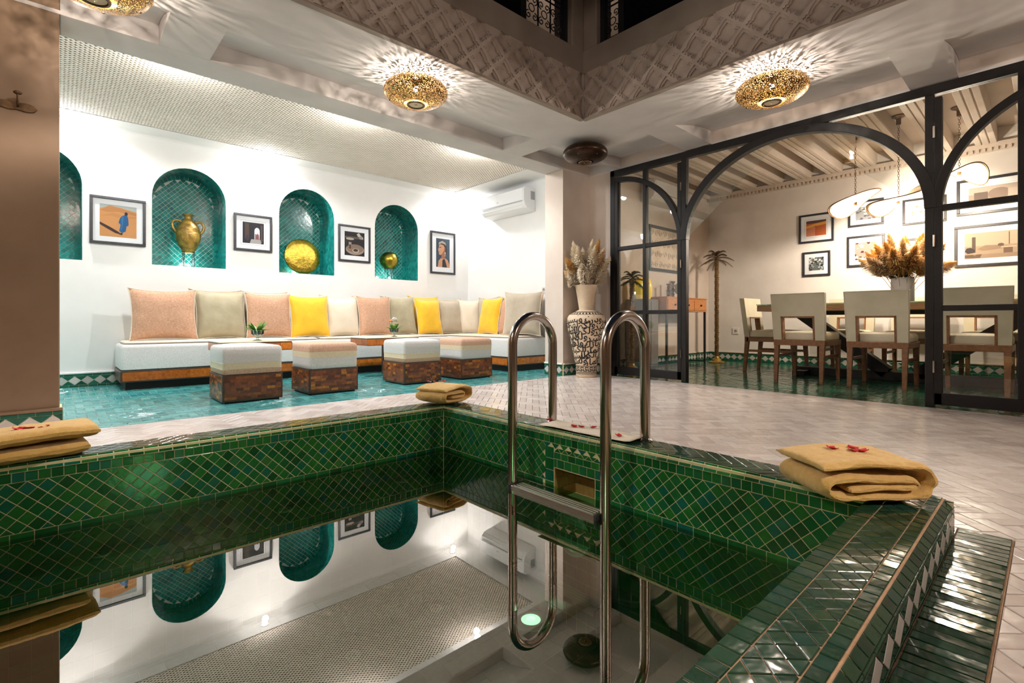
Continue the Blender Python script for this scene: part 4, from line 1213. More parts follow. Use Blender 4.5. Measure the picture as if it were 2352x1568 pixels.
arcade = [(R_(0, 0, 1, 1), (0.02, 0.017, 0.022)), (R_(0.1, 0.2, 0.30, 0.95), (0.075, 0.05, 0.035)), ([(0.33, 0), (0.85, 0), (0.95, 0.2), (0.40, 0.2)], (0.40, 0.38, 0.36)), ([(0.55, 0.2), (0.80, 0.2), (0.80, 0.6)] + [(0.675 + 0.125 * cos(pi * k / 10), 0.6 + 0.17 * sin(pi * k / 10)) for k in range(11)] + [(0.55, 0.6)], (0.74, 0.80, 0.85)),
          ([(0.57, 0.2), (0.79, 0.2), (0.77, 0.42), (0.70, 0.50), (0.65, 0.44), (0.58, 0.48)], (0.32, 0.13, 0.12)), (R_(0.66, 0.22, 0.70, 0.40), (0.05, 0.05, 0.1)), (R_(0.85, 0.1, 0.93, 0.9), (0.09, 0.06, 0.05)), (ell(0.22, 0.25, 0.06, 0.14), (0.04, 0.03, 0.06))]
tea = [(R_(0, 0, 1, 1), (0.014, 0.011, 0.012)), (R_(0.02, 0.72, 0.98, 0.80), (0.10, 0.09, 0.085)), (ell(0.52, 0.26, 0.46, 0.22, 28), (0.34, 0.26, 0.20)), (ell(0.52, 0.30, 0.41, 0.17, 28), (0.22, 0.15, 0.11)), (ell(0.55, 0.22, 0.17, 0.09, 24), (0.50, 0.40, 0.30)), (ell(0.55, 0.235, 0.12, 0.06, 24), (0.03, 0.02, 0.015)),
       (R_(0.20, 0.26, 0.34, 0.56), (0.35, 0.28, 0.22)), (R_(0.215, 0.28, 0.325, 0.46), (0.07, 0.03, 0.015)), (ell(0.27, 0.70, 0.20, 0.05, 20), (0.45, 0.38, 0.30)), ([(0.60, 0.92), (0.72, 0.98), (0.80, 0.88), (0.92, 0.80), (0.90, 0.70), (0.76, 0.80), (0.66, 0.82)], (0.55, 0.50, 0.46)), (ell(0.80, 0.78, 0.08, 0.07), (0.30, 0.26, 0.24))]
SK = (0.62, 0.30, 0.16); SKD = (0.34, 0.13, 0.07)
portrait = [(R_(0, 0, 1, 1), (0.025, 0.05, 0.085)), (R_(0.55, 0.3, 1, 1), (0.04, 0.075, 0.12)), ([(0.12, 0), (0.18, 0.22), (0.36, 0.32), (0.62, 0.34), (0.86, 0.26), (0.98, 0.10), (1, 0)], SK), ([(0.38, 0.30), (0.40, 0.48), (0.66, 0.52), (0.64, 0.30)], SKD), ([(0.44, 0), (0.46, 0.26), (0.62, 0.30), (0.72, 0.16), (0.80, 0)], (0.012, 0.010, 0.014)),
            ([(0.22, 0.80), (0.20, 0.68), (0.13, 0.60), (0.18, 0.57), (0.17, 0.52), (0.20, 0.50), (0.20, 0.45), (0.32, 0.42), (0.48, 0.48), (0.62, 0.56), (0.66, 0.74), (0.60, 0.84)], SK), ([(0.40, 0.45), (0.62, 0.50), (0.70, 0.70), (0.62, 0.74), (0.55, 0.58)], SKD),
            ([(0.18, 0.76), (0.24, 0.88), (0.44, 0.95), (0.64, 0.92), (0.76, 0.80), (0.80, 0.62), (0.74, 0.42), (0.66, 0.50), (0.66, 0.68), (0.52, 0.78), (0.30, 0.80)], (0.03, 0.018, 0.016)), ([(0.17, 0.78), (0.22, 0.87), (0.46, 0.93), (0.68, 0.87), (0.74, 0.76), (0.62, 0.82), (0.40, 0.84)], (0.42, 0.36, 0.28)),
            ([(0.23, 0.70), (0.36, 0.71), (0.36, 0.68), (0.24, 0.67)], (0.02, 0.012, 0.012)), (ell(0.29, 0.665, 0.035, 0.014, 10), (0.8, 0.8, 0.8)), (ell(0.285, 0.665, 0.015, 0.014, 8), (0.02, 0.01, 0.01)), ([(0.17, 0.525), (0.25, 0.54), (0.29, 0.515), (0.20, 0.505)], (0.45, 0.05, 0.05)), (ell(0.66, 0.50, 0.035, 0.045, 10), (0.7, 0.6, 0.35)), (ell(0.66, 0.42, 0.02, 0.03, 10), (0.7, 0.6, 0.35))]
picture('framed desert photograph of a person in blue, left of the amphora niche', 0.415, 0.44, (0.42, YB - 0.001, 1.527), 0, desert, 0.024, 0.048)
picture('framed photograph of a dark archway between the amphora and gong niches', 0.385, 0.40, (1.58, YB - 0.001, 1.555), 0, arcade, 0.024, 0.062, True)
picture('framed photograph of a tea glass and tray, right of the gong niche', 0.42, 0.455, (2.745, YB - 0.001, 1.557), 0, tea, 0.024, 0.055)
picture('tall framed portrait of a woman in a headscarf near the lounge corner', 0.425, 0.60, (4.075, YB - 0.001, 1.565), 0, portrait, 0.026, 0.07)
dunes = [(R_(0, 0, 1, 1), (0.55, 0.13, 0.035)), (R_(0, 0.82, 1, 1), (0.10, 0.05, 0.05)), ([(0, 0.66), (0.5, 0.80), (1, 0.88), (1, 0.70), (0.5, 0.62), (0, 0.5)], (0.85, 0.42, 0.07)), ([(0, 0.42), (0.45, 0.66), (1, 0.5), (1, 0), (0.45, 0), (0.45, 0.5), (0, 0.2)], (0.52, 0.12, 0.03)), ([(0, 0), (0, 0.42), (0.45, 0.66), (0.45, 0)], (0.66, 0.24, 0.13))]
def blotch(seed, dark, mid, lightc, n=40):
    r = random.Random(seed); a = [(R_(0, 0, 1, 1), mid)]
    for k in range(n):
        cx, cy = r.random(), r.random(); a.append(([(cx + r.uniform(0.03, 0.13) * cos(t), cy + r.uniform(0.03, 0.11) * sin(t)) for t in [2 * pi * i / 7 for i in range(7)]], r.choice((dark, lightc, mid))))
    return a
G = 'framed photographs on the dining room wall'
def dpic(label, y0, y1, z0, z1, art, bar=0.026, mount=0.06, dbl=False):
    return picture(label, y1 - y0, z1 - z0, (XD - 0.001, (y0 + y1) / 2, (z0 + z1) / 2), -pi / 2, art, bar, mount, dbl, G)
dpic('framed orange dune photograph, leftmost of the upper row on the dining wall', 1.92, 2.33, 1.63, 2.01, dunes, 0.026, 0.062, True)
dpic('small square framed black and white print below the orange dune picture', 1.96, 2.285, 1.185, 1.51, blotch(3, (0.01, 0.012, 0.014), (0.12, 0.14, 0.14), (0.55, 0.58, 0.56), 60), 0.026, 0.05)
dpic('framed grey photograph directly behind the left pendant shade', 1.395, 1.765, 1.77, 2.09, blotch(5, (0.10, 0.10, 0.11), (0.30, 0.31, 0.32), (0.6, 0.6, 0.6), 25), 0.026, 0.055)
dpic('framed reddish rock photograph beside the dried grass bouquet', 1.386, 1.777, 1.27, 1.655, blotch(9, (0.10, 0.035, 0.03), (0.62, 0.36, 0.30), (0.82, 0.70, 0.66), 36), 0.026, 0.06, True)
dpic('framed picture behind the middle pendant shade', 0.82, 1.215, 1.72, 2.02, blotch(11, (0.35, 0.25, 0.18), (0.62, 0.52, 0.42), (0.8, 0.75, 0.7), 20), 0.024, 0.06)
dpic('framed picture behind the golden dried grass bouquet', 0.87, 1.21, 1.195, 1.56, blotch(13, (0.3, 0.2, 0.15), (0.6, 0.5, 0.45), (0.8, 0.75, 0.7), 20), 0.024, 0.06)
walls_bw = [(R_(0, 0, 1, 1), (0.34, 0.25, 0.19)), (R_(0, 0.6, 1, 1), (0.46, 0.37, 0.30)), (R_(0.1, 0.1, 0.35, 0.7), (0.14, 0.10, 0.08)), (ell(0.55, 0.55, 0.2, 0.3), (0.25, 0.18, 0.14)), (R_(0.7, 0.2, 0.9, 0.75), (0.52, 0.42, 0.34))]
dpic('wide framed sepia photograph of old walls, upper right through the glass', 0.10, 0.735, 1.755, 2.145, walls_bw, 0.028, 0.07, True)
sepia = [(R_(0, 0, 1, 1), (0.42, 0.30, 0.20)), (R_(0, 0.48, 1, 1), (0.54, 0.41, 0.29)), (R_(0, 0, 1, 0.16), (0.34, 0.23, 0.15)), (R_(0.12, 0.30, 0.18, 0.84), (0.10, 0.07, 0.05)), ([(0.0, 0.30), (0.03, 0.42), (0.10, 0.44), (0.17, 0.34), (0.18, 0.24), (0.05, 0.20)], (0.04, 0.028, 0.025)), ([(0.0, 0.16), (0.28, 0.16), (0.25, 0.02), (0, 0.04)], (0.12, 0.075, 0.05)), ([(0.2, 0.36), (0.34, 0.50), (0.62, 0.46), (0.64, 0.34), (0.3, 0.28)], (0.30, 0.20, 0.13)),
         (R_(0.62, 0.16, 0.76, 0.38), (0.16, 0.09, 0.06)), (R_(0.58, 0.36, 0.82, 0.41), (0.55, 0.42, 0.30)), (ell(0.58, 0.48, 0.05, 0.06), (0.12, 0.08, 0.06)), (R_(0.70, 0.48, 0.715, 0.95), (0.14, 0.09, 0.06))]
dpic('wide framed sepia photograph of people seated by a wall, lower right through the glass', 0.09, 0.755, 1.187, 1.638, sepia, 0.028, 0.058, True)

# ================================================================== AIR CONDITIONERS
def aircon(label, loc, rz, W=0.86, H=0.295, Dp=0.21):
    t = thing('air_conditioner', label, 'air conditioner', loc, rz)
    pr = [(0, H), (-Dp * 0.80, H), (-Dp * 0.93, H * 0.96), (-Dp, H * 0.86), (-Dp, H * 0.42), (-Dp * 0.93, H * 0.24), (-Dp * 0.72, H * 0.09), (-Dp * 0.40, 0.012), (0, 0.0)]
    obj('housing', MB().prism(pr, -W / 2, W / 2, lambda x, y, z: (z, x, y)), M_whiteplastic, t, bev=0.006, seg=3, angle=30)
    fp = MB().box((-W / 2 + 0.02, -Dp - 0.006, H * 0.40), (W / 2 - 0.02, -Dp + 0.004, H * 0.93)); obj('front_panel', fp, M_whiteplastic, t, bev=0.005)
    lv = MB().prism([(-Dp * 0.985, H * 0.33), (-Dp * 1.0, H * 0.34), (-Dp * 0.80, H * 0.115), (-Dp * 0.77, H * 0.12)], -W / 2 + 0.05, W / 2 - 0.05, lambda x, y, z: (z, x, y)); obj('louvre', lv, M_whiteplastic, t, bev=0.002)
    obj('slot', MB().box((-W / 2 + 0.03, -Dp * 1.0 - 0.001, H * 0.36), (W / 2 - 0.03, -Dp * 0.9, H * 0.385)), M_greyplastic, t)
    lb = MB().box((W / 2 + 0.0005, -Dp * 0.42, H * 0.48), (W / 2 + 0.002, -Dp * 0.08, H * 0.84)); obj('rating_label', lb, M_greyplastic, t)
    tp = MB()
    for k in range(14): tp.box((-W / 2 + 0.04, -Dp * 0.75 + k * 0.010, H), (W / 2 - 0.04, -Dp * 0.75 + k * 0.010 + 0.004, H + 0.003))
    obj('intake_grille', tp, M_greyplastic, t)
    return t
def text_mb(s, size):
    cu = bpy.data.curves.new('tmp', 'FONT'); cu.body = s; cu.size = size; cu.align_x = 'CENTER'; cu.align_y = 'CENTER'; cu.resolution_u = 3; cu.offset = size * 0.022
    o = bpy.data.objects.new('tmp', cu); COL.objects.link(o)
    dg = bpy.context.evaluated_depsgraph_get(); me = o.evaluated_get(dg).to_mesh()
    mb = MB()
    if me is not None and len(me.vertices): mb.add([(v.co.x, v.co.y, 0) for v in me.vertices], [tuple(p.vertices) for p in me.polygons])
    o.evaluated_get(dg).to_mesh_clear(); bpy.data.objects.remove(o); bpy.data.curves.remove(cu)
    return mb
ac = aircon('white wall air conditioner high on the lounge right wall', (XR - 0.001, 4.93, 2.0), -pi / 2)
lg = text_mb('LG', 0.016); dot = MB().add([(0.0 + 0.008 * cos(a) - 0.022, 0.008 * sin(a), 0) for a in [k * pi / 8 for k in range(16)]], [tuple(range(16))])
lg.add(dot.v, dot.f); lg.v = [(x - 0.05, -0.218, 0.16 + y) for x, y, z in lg.v]
obj('logo', lg, M_greyplastic, ac)
aircon('second white air conditioner in the dining room, seen through the glass sash', (5.95, YL - 0.001, 2.12), 0, 0.80, 0.28, 0.20)

# ================================================================== SOFA, CUSHIONS
def rr_outline(w, d, r, n=5):
    pts = []
    for cx, cy, a0 in ((w / 2 - r, d / 2 - r, 0), (-w / 2 + r, d / 2 - r, pi / 2), (-w / 2 + r, -d / 2 + r, pi), (w / 2 - r, -d / 2 + r, 3 * pi / 2)):
        for k in range(n + 1): pts.append((cx + r * cos(a0 + pi / 2 * k / n), cy + r * sin(a0 + pi / 2 * k / n)))
    return pts
def soft_block(w, d, levels, r=0.03, dome=0.012, mi=None, c=(0, 0, 0)):
    """stack of rounded rectangles; levels = [(z, inset)], domed top; mi(z) -> material index"""
    mb = MB(); rings = []
    for z, i in levels: rings.append([(x + c[0], y + c[1], z + c[2]) for x, y in rr_outline(w - 2 * i, d - 2 * i, max(0.004, r))])
    z, i = levels[-1]
    for s in (0.9, 0.7, 0.45, 0.2):
        rings.append([((x) * s + c[0], (y) * s + c[1], z + dome * (1 - s ** 2) + c[2]) for x, y in rr_outline(w - 2 * i, d - 2 * i, r)])
    n = len(rings[0]); vs = [p for ring in rings for p in ring]; mb.v = vs
    for k in range(len(rings) - 1):
        zz = (rings[k][0][2] + rings[k + 1][0][2]) / 2 - c[2]
        for j in range(n):
            l = (j + 1) % n; mb.f.append((k * n + j, k * n + l, (k + 1) * n + l, (k + 1) * n + j)); mb.mi.append(mi(zz) if mi else 0)
    mb.f.append(tuple(range(n))[::-1]); mb.mi.append(0)
    mb.f.append(tuple((len(rings) - 1) * n + j for j in range(n))); mb.mi.append(mi(9) if mi else 0)
    return mb
sofa = thing('corner_sofa', 'L-shaped lounge sofa with grey mattresses on a burl wood base', 'sofa', (0, 0, 0))
SX0, SY0_, SY1_ = 0.39, 5.33, 5.90
RX0, RY0 = 3.835, 4.26
pl = MB().box((SX0 + 0.04, SY0_ + 0.07, 0.0), (XR - 0.02, SY1_, 0.07)).box((RX0 + 0.07, RY0 + 0.06, 0), (XR - 0.02, SY0_ + 0.1, 0.07))
obj('plinth', pl, M_blackmatte, sofa)
bs = MB().box((SX0, SY0_, 0.07), (XR - 0.01, SY1_, 0.168)).box((RX0, RY0, 0.07), (XR - 0.01, SY0_ + 0.02, 0.168))
base = obj('base', bs, M_burlrim, sofa, bev=0.003)
bp_ = MB(); x = SX0 + 0.014
while x < RX0 - 0.03:
    x2 = min(x + rnd.uniform(0.16, 0.34), RX0 - 0.01); bp_.box((x, SY0_ - 0.003, 0.082), (x2, SY0_ + 0.01, 0.156)); x = x2 + 0.001
x = RX0 + 0.012
while x < XR - 0.04:
    x2 = min(x + rnd.uniform(0.10, 0.22), XR - 0.02); bp_.box((x, RY0 - 0.003, 0.082), (x2, RY0 + 0.01, 0.156)); x = x2 + 0.001
y = RY0 + 0.012
while y < SY0_ - 0.05:
    y2 = min(y + rnd.uniform(0.12, 0.26), SY0_ - 0.01); bp_.box((RX0 - 0.003, y, 0.082), (RX0 + 0.01, y2, 0.156)); y = y2 + 0.001
o = obj('burl_veneer', bp_, mat_glaze('bright_burl', [(0.0, (0.34, 0.085, 0.012)), (0.5, (0.54, 0.145, 0.018)), (1.0, (0.70, 0.22, 0.03))], 0.22, 0.1, 60, 0.001, 0.8), base); o['kind'] = 'stuff'
LV = [(0.170, 0.012), (0.178, 0.0), (0.36, 0.0), (0.384, 0.010), (0.392, 0.03)]
def mattress(x0, x1, y0, y1, nm='mattress'):
    m = obj(nm, soft_block(x1 - x0, y1 - y0, LV, 0.028, 0.006, None, ((x0 + x1) / 2, (y0 + y1) / 2, 0)), M_upholst, sofa, smooth=True, angle=50)
    w, d = x1 - x0 - 0.05, y1 - y0 - 0.05; c = ((x0 + x1) / 2 + 0.008, (y0 + y1) / 2 + 0.012, 0)
    p = obj('seat_pad', soft_block(w, d, [(0.393, 0.01), (0.398, 0.0), (0.408, 0.002), (0.413, 0.012)], 0.05, 0.008, None, c), M_ivory, m, smooth=True, angle=50)
    e = [(x + c[0], y + c[1], 0.401) for x, y in rr_outline(w + 0.004, d + 0.004, 0.05)]
    obj('piping', MB().tube(e, 0.005, 6, closed=True), M_taupe, p, smooth=True)
mattress(SX0 + 0.005, 2.10, SY0_ + 0.005, 5.915); mattress(2.115, RX0 - 0.01, SY0_ + 0.005, 5.915)
mattress(RX0 + 0.005, XR - 0.02, RY0 + 0.005, 5.915)

def cushion(label, mat, w, h, loc, yaw, lean, th=0.13, roll=0.0, pip=M_piping, seed=0, group='scatter cushions on the corner sofa'):
    r = random.Random(seed); N = 18
    vs = []; fs = []
    def P(u, v, s):
        e = (1 - abs(u) ** 3.2) * (1 - abs(v) ** 3.2)
        x = u * w / 2 * (1 - 0.075 * (1 - v * v) + 0.02 * abs(v) ** 6); z = v * h / 2 * (1 - 0.085 * (1 - u * u) + 0.02 * abs(u) ** 6)
        wr = 0.004 * noise.noise(Vector((u * 3 + seed, v * 3, s))) + 0.0045 * sin(v * 9 + u * 4 + seed) * abs(u) ** 3
        return (x, s * (th / 2 * max(0, e) ** 0.55 + wr * min(1, e * 3)), z)
    for s in (-1, 1):
        b = len(vs)
        for j in range(N + 1):
            for i in range(N + 1): vs.append(P(-1 + 2 * i / N, -1 + 2 * j / N, s))
        for j in range(N):
            for i in range(N):
                q = (b + j * (N + 1) + i, b + j * (N + 1) + i + 1, b + (j + 1) * (N + 1) + i + 1, b + (j + 1) * (N + 1) + i)
                fs.append(q if s < 0 else q[::-1])
    mb = MB().add(vs, fs)
    c = obj('cushion', mb, mat, None, smooth=True, angle=80)
    c.matrix_basis = Matrix.Translation(loc) @ Matrix.Rotation(yaw, 4, 'Z') @ Matrix.Rotation(lean, 4, 'X') @ Matrix.Rotation(roll, 4, 'Y')
    tag(c, label, 'cushion', group)
    ed = [P(-1 + 2 * i / N, -1, 1) for i in range(N)] + [P(1, -1 + 2 * i / N, 1) for i in range(N)] + [P(1 - 2 * i / N, 1, 1) for i in range(N)] + [P(-1, 1 - 2 * i / N, 1) for i in range(N)]
    obj('piping', MB().tube([(p[0] * 1.005, 0, p[2] * 1.005) for p in ed], 0.0048, 6, closed=True), pip, c, smooth=True)
    return c
Z0 = 0.415
def cz(h, lean=0.2, th=0.13): return Z0 + h / 2 * cos(lean) + th / 2 * sin(lean) * 0.2
def onback(label, mat, x0, x1, top, seed, y=5.62, lean=-0.20, yaw=0.0, group='front row cushions along the lounge sofa', th=0.14, pip=M_piping):
    h = top - Z0 + 0.015
    return cushion(label, mat, (x1 - x0), h, ((x0 + x1) / 2, y, Z0 + h / 2 * 0.985), yaw, lean, th, 0, pip, seed, group)
onback('pink linen cushion at the far left end of the sofa', M_linen, 0.475, 0.995, 0.885, 1, yaw=0.03)
onback('sage velvet cushion next to the leftmost pink linen one', M_sage, 0.985, 1.44, 0.885, 2, y=5.66, yaw=0.02)
onback('pink linen cushion between sage and yellow cushions, behind the potted plant', M_linen, 1.43, 1.875, 0.88, 3, yaw=-0.02)
onback('yellow velvet cushion nearest the left end of the sofa', M_yellow, 1.86, 2.30, 0.87, 4, yaw=0.05)
onback('ivory cushion right of the leftmost yellow one', M_ivory, 2.27, 2.68, 0.865, 5, y=5.66)
onback('pink linen cushion in the middle of the sofa', M_linen, 2.65, 3.08, 0.885, 6, yaw=-0.03)
onback('olive taupe cushion behind the flower glass', M_sage, 3.05, 3.46, 0.895, 7, y=5.66, yaw=0.02)
onback('yellow velvet cushion in the middle, right of the flower glass', M_yellow, 3.445, 3.84, 0.87, 8, yaw=0.06)
onback('taupe cushion right of the middle yellow one', M_taupe, 3.81, 4.20, 0.875, 9, y=5.66, yaw=-0.05)
onback('ivory cushion wedged in the sofa corner', M_ivory, 4.13, 4.46, 0.89, 10, y=5.60, yaw=-0.5)
BK = 'back row cushions peeping over the front row'
for k, (x, m, nm, top) in enumerate(((1.20, M_linen, 'pink linen cushion half hidden behind the sage one', 0.905), (1.665, M_taupe, 'taupe cushion half hidden behind the second pink linen one', 0.905), (2.50, M_ivory, 'ivory cushion hidden behind the front ivory one', 0.885),
                             (2.90, M_linen, 'pink cushion hidden behind the middle pink linen one', 0.885), (3.28, M_taupe, 'taupe cushion hidden behind the olive one', 0.900), (3.68, M_yellow, 'yellow cushion corner showing beside the olive one', 0.915), (4.08, M_taupe, 'taupe cushion hidden behind the front taupe one', 0.895))):
    onback(nm, m, x - 0.235, x + 0.235, top, 20 + k, y=5.795, lean=-0.12, group=BK, th=0.11)
def onright(label, mat, yc, w, top, seed, x=4.28, lean=-0.2, yaw=-pi / 2, th=0.14, group='cushions on the short arm of the sofa'):
    h = top - Z0 + 0.015
    return cushion(label, mat, w, h, (x, yc, Z0 + h / 2 * 0.985), yaw, lean, th, 0, M_piping, seed, group)
onright('yellow velvet cushion on the short arm of the sofa', M_yellow, 5.10, 0.40, 0.895, 31, x=4.27)
onright('pink linen cushion beside the rightmost yellow one', M_linen, 4.73, 0.40, 0.885, 32, x=4.30)
onright('large taupe cushion at the right end of the sofa', M_taupe, 4.42, 0.47, 0.945, 33, x=4.22, yaw=-pi / 2 + 0.55)
for k, (yc, m, nm) in enumerate(((5.36, M_taupe, 'taupe cushion behind the yellow one on the short arm'), (4.92, M_yellow, 'yellow cushion edge behind the pink linen one on the short arm'), (4.52, M_linen, 'pink cushion corner behind the large taupe one'))):
    onright(nm, m, yc, 0.44, 0.915, 40 + k, x=4.44, lean=-0.10, th=0.1)

# ================================================================== OTTOMANS
def ottoman(label, cx, cy, kind, w=0.41, d=0.41, top=0.415, rot=0.0):
    t = thing('ottoman', label, 'ottoman', (cx, cy, 0), rot, 'striped cube ottomans on the turquoise floor')
    wb = 0.205
    bx = obj('wooden_box', MB().box((-w / 2, -d / 2, 0.012), (w / 2, d / 2, wb)), M_burlrim, t, bev=0.003)
    obj('plinth', MB().box((-w / 2 + 0.02, -d / 2 + 0.02, 0), (w / 2 - 0.02, d / 2 - 0.02, 0.014)), M_blackmatte, t)
    br = MB(); rows = 8; z0, z1 = 0.026, wb - 0.012; rh = (z1 - z0) / rows
    for f in range(4):
        L = w if f % 2 == 0 else d; M = Matrix.Rotation(f * pi / 2, 4, 'Z'); off = (d if f % 2 == 0 else w) / 2
        for r_ in range(rows):
            x = -L / 2 + 0.012; first = True
            while x < L / 2 - 0.013:
                bw = rnd.uniform(0.036, 0.058) if not first else rnd.uniform(0.015, 0.05); first = False
                x2 = min(x + bw, L / 2 - 0.012)
                if L / 2 - 0.012 - x2 < 0.010: x2 = L / 2 - 0.012
                br.box((x + 0.0004, -off - 0.0012, z0 + r_ * rh + 0.0004), (x2 - 0.0004, -off + 0.004, z0 + (r_ + 1) * rh - 0.0004), 0, M); x = x2
    o = obj('burl_blocks', br, M_burl, bx); o['kind'] = 'stuff'
    mats = [M_upholst, M_band_cream, M_band_pink]
    if kind == 0: mi = lambda z: 2 if z < 0.245 else (1 if z < 0.288 else 0)
    else: mi = lambda z: 0 if z < 0.300 else (1 if z < 0.345 else 2)
    lv = [(wb, 0.012), (wb + 0.006, 0.004), (0.244, 0.003), (0.246, 0.003), (0.287, 0.002), (0.289, 0.002), (0.299, 0.001), (0.301, 0.001), (0.344, 0.0), (0.346, 0.0), (top - 0.035, 0.001), (top - 0.014, 0.006), (top - 0.004, 0.018)]
    obj('cushion_top', soft_block(w, d, lv, 0.022, 0.016, mi), mats, t, smooth=True, angle=60)
    sm = MB()
    for z in ((0.245, 0.288) if kind == 0 else (0.300, 0.345)):
        sm.tube([(x, y, z) for x, y in rr_outline(w - 0.003, d - 0.003, 0.022)], 0.0016, 5, closed=True)
    obj('seam', sm, M_band_cream, t)
    return t
ottoman('nearest and leftmost striped ottoman with a grey top', 1.070, 4.205, 0)
ottoman('striped ottoman with a pink linen top, second from the left', 1.685, 4.215, 1)
ottoman('striped ottoman with a grey top, third from the left', 2.563, 4.255, 0)
ottoman('striped ottoman with a pink linen top, rightmost of the four', 3.20, 4.235, 1)

# low tables behind the ottomans
def low_table(label, x0, x1, y0, y1, z=0.42):
    t = thing('low_table', label, 'table', ((x0 + x1) / 2, (y0 + y1) / 2, 0), 0, 'low burl wood tables in front of the sofa')
    w, d = x1 - x0, y1 - y0
    obj('table_top', MB().box((-w / 2, -d / 2, z - 0.008), (w / 2, d / 2, z)), M_band_cream, t, bev=0.002)
    ap = obj('apron', MB().box((-w / 2 + 0.003, -d / 2 + 0.003, z - 0.082), (w / 2 - 0.003, d / 2 - 0.003, z - 0.009)), M_burlrim, t)
    v = MB(); n = 6
    for k in range(n): v.box((-w / 2 + 0.004 + k * (w - 0.008) / n, -d / 2, z - 0.076), (-w / 2 + 0.002 + (k + 1) * (w - 0.008) / n, -d / 2 + 0.004, z - 0.016))
    for k in range(3):
        v.box((-w / 2, -d / 2 + k * d / 3, z - 0.076), (-w / 2 + 0.004, -d / 2 + (k + 1) * d / 3 - 0.002, z - 0.016)); v.box((w / 2 - 0.004, -d / 2 + k * d / 3, z - 0.076), (w / 2, -d / 2 + (k + 1) * d / 3 - 0.002, z - 0.016))
    o = obj('burl_veneer', v, MATS['bright_burl'], ap); o['kind'] = 'stuff'
    for sx in (-1, 1):
        for sy in (-1, 1):
            obj('leg', MB().box((sx * 0.05 + 0.12 - 0.018, sy * (d / 2 - 0.04) - 0.018, 0), (sx * 0.05 + 0.12 + 0.018, sy * (d / 2 - 0.04) + 0.018, z - 0.08)), M_burlrim, t, bev=0.002)
    return t
low_table('low burl wood table behind the two left ottomans', 0.98, 1.555, 4.62, 5.05)
low_table('low burl wood table behind the third ottoman', 2.34, 2.95, 4.75, 5.15)

# ================================================================== SMALL PLANTS IN GLASSES
def footed_glass(parent, s=1.0):
    g = MB().lathe([(0.024 * s, 0), (0.022 * s, 0.003), (0.006 * s, 0.008), (0.006 * s, 0.020), (0.020 * s, 0.026), (0.034 * s, 0.040), (0.036 * s, 0.066), (0.033 * s, 0.068), (0.031 * s, 0.042), (0.001, 0.030)], 28)
    obj('glass_bowl', g, M_clear, parent, smooth=True)
    obj('water', MB().lathe([(0.0005, 0.031), (0.028 * s, 0.041), (0.030 * s, 0.058), (0.0005, 0.058)], 24), mat_plain('dark_green_water', (0.01, 0.05, 0.03), 0.1), parent, smooth=True)
def leaf_mb(base, dirv, L, W, curl=0.25):
    d = Vector(dirv).normalized(); up = Vector((0, 0, 1)); r = d.cross(up)
    if r.length < 0.05: r = Vector((1, 0, 0))
    r.normalize(); vs = []; n = 6
    for i in range(n + 1):
        t = i / n; c = Vector(base) + d * (L * t) - up * (curl * L * t * t); w = W * sin(pi * min(1, t * 0.94 + 0.06)) ** 0.8
        vs += [c - r * w / 2, c + up * (-w * 0.12), c + r * w / 2]
    fs = []
    for i in range(n):
        a = i * 3; fs += [(a, a + 1, a + 4, a + 3), (a + 1, a + 2, a + 5, a + 4)]
    return vs, fs
p1 = thing('potted_leaves', 'footed glass bowl of bright green leaves on the left low table', 'plant', (1.316, 4.80, 0.4205))
p1.scale = (1.45, 1.45, 1.45)
footed_glass(p1, 1.05)
for k in range(26):
    a = rnd.uniform(0, 2 * pi); e = rnd.uniform(0.35, 1.4); L = rnd.uniform(0.06, 0.10)
    vs, fs = leaf_mb((0.012 * cos(a), 0.012 * sin(a), 0.055), (cos(a) * cos(e), sin(a) * cos(e), sin(e)), L, 0.028)
    obj('leaf', MB().add(vs, fs), M_leaf, p1, smooth=True)
p2 = thing('flower_glass', 'footed glass with a white flower and green leaves on the right low table', 'flowers', (2.74, 4.92, 0.4205))
p2.scale = (1.4, 1.4, 1.4)
footed_glass(p2)
for k in range(22):
    a = rnd.uniform(0, 2 * pi); e = rnd.uniform(0.3, 1.2); L = rnd.uniform(0.05, 0.085)
    vs, fs = leaf_mb((0.01 * cos(a), 0.01 * sin(a), 0.055), (cos(a) * cos(e), sin(a) * cos(e), sin(e)), L, 0.026)
    obj('leaf', MB().add(vs, fs), M_leaf, p2, smooth=True)
fl2 = MB()
for k in range(12):
    a = k * 2.4; e = 0.3 + 0.08 * k
    vs, fs = leaf_mb((-0.005, -0.012, 0.12), (cos(a) * cos(e), sin(a) * cos(e), sin(e)), 0.032, 0.028, -0.2); fl2.add(vs, fs)
obj('flower', fl2, M_whitepetal, p2, smooth=True)
for k in range(4):
    obj('bud', MB().sphere((0.035 * cos(k + 0.5), 0.03 * sin(k + 0.5), 0.125), 0.008, 8, 6), mat_plain('orange_bud', (0.75, 0.20, 0.03), 0.5) if k == 0 else MATS['orange_bud'], p2, smooth=True)
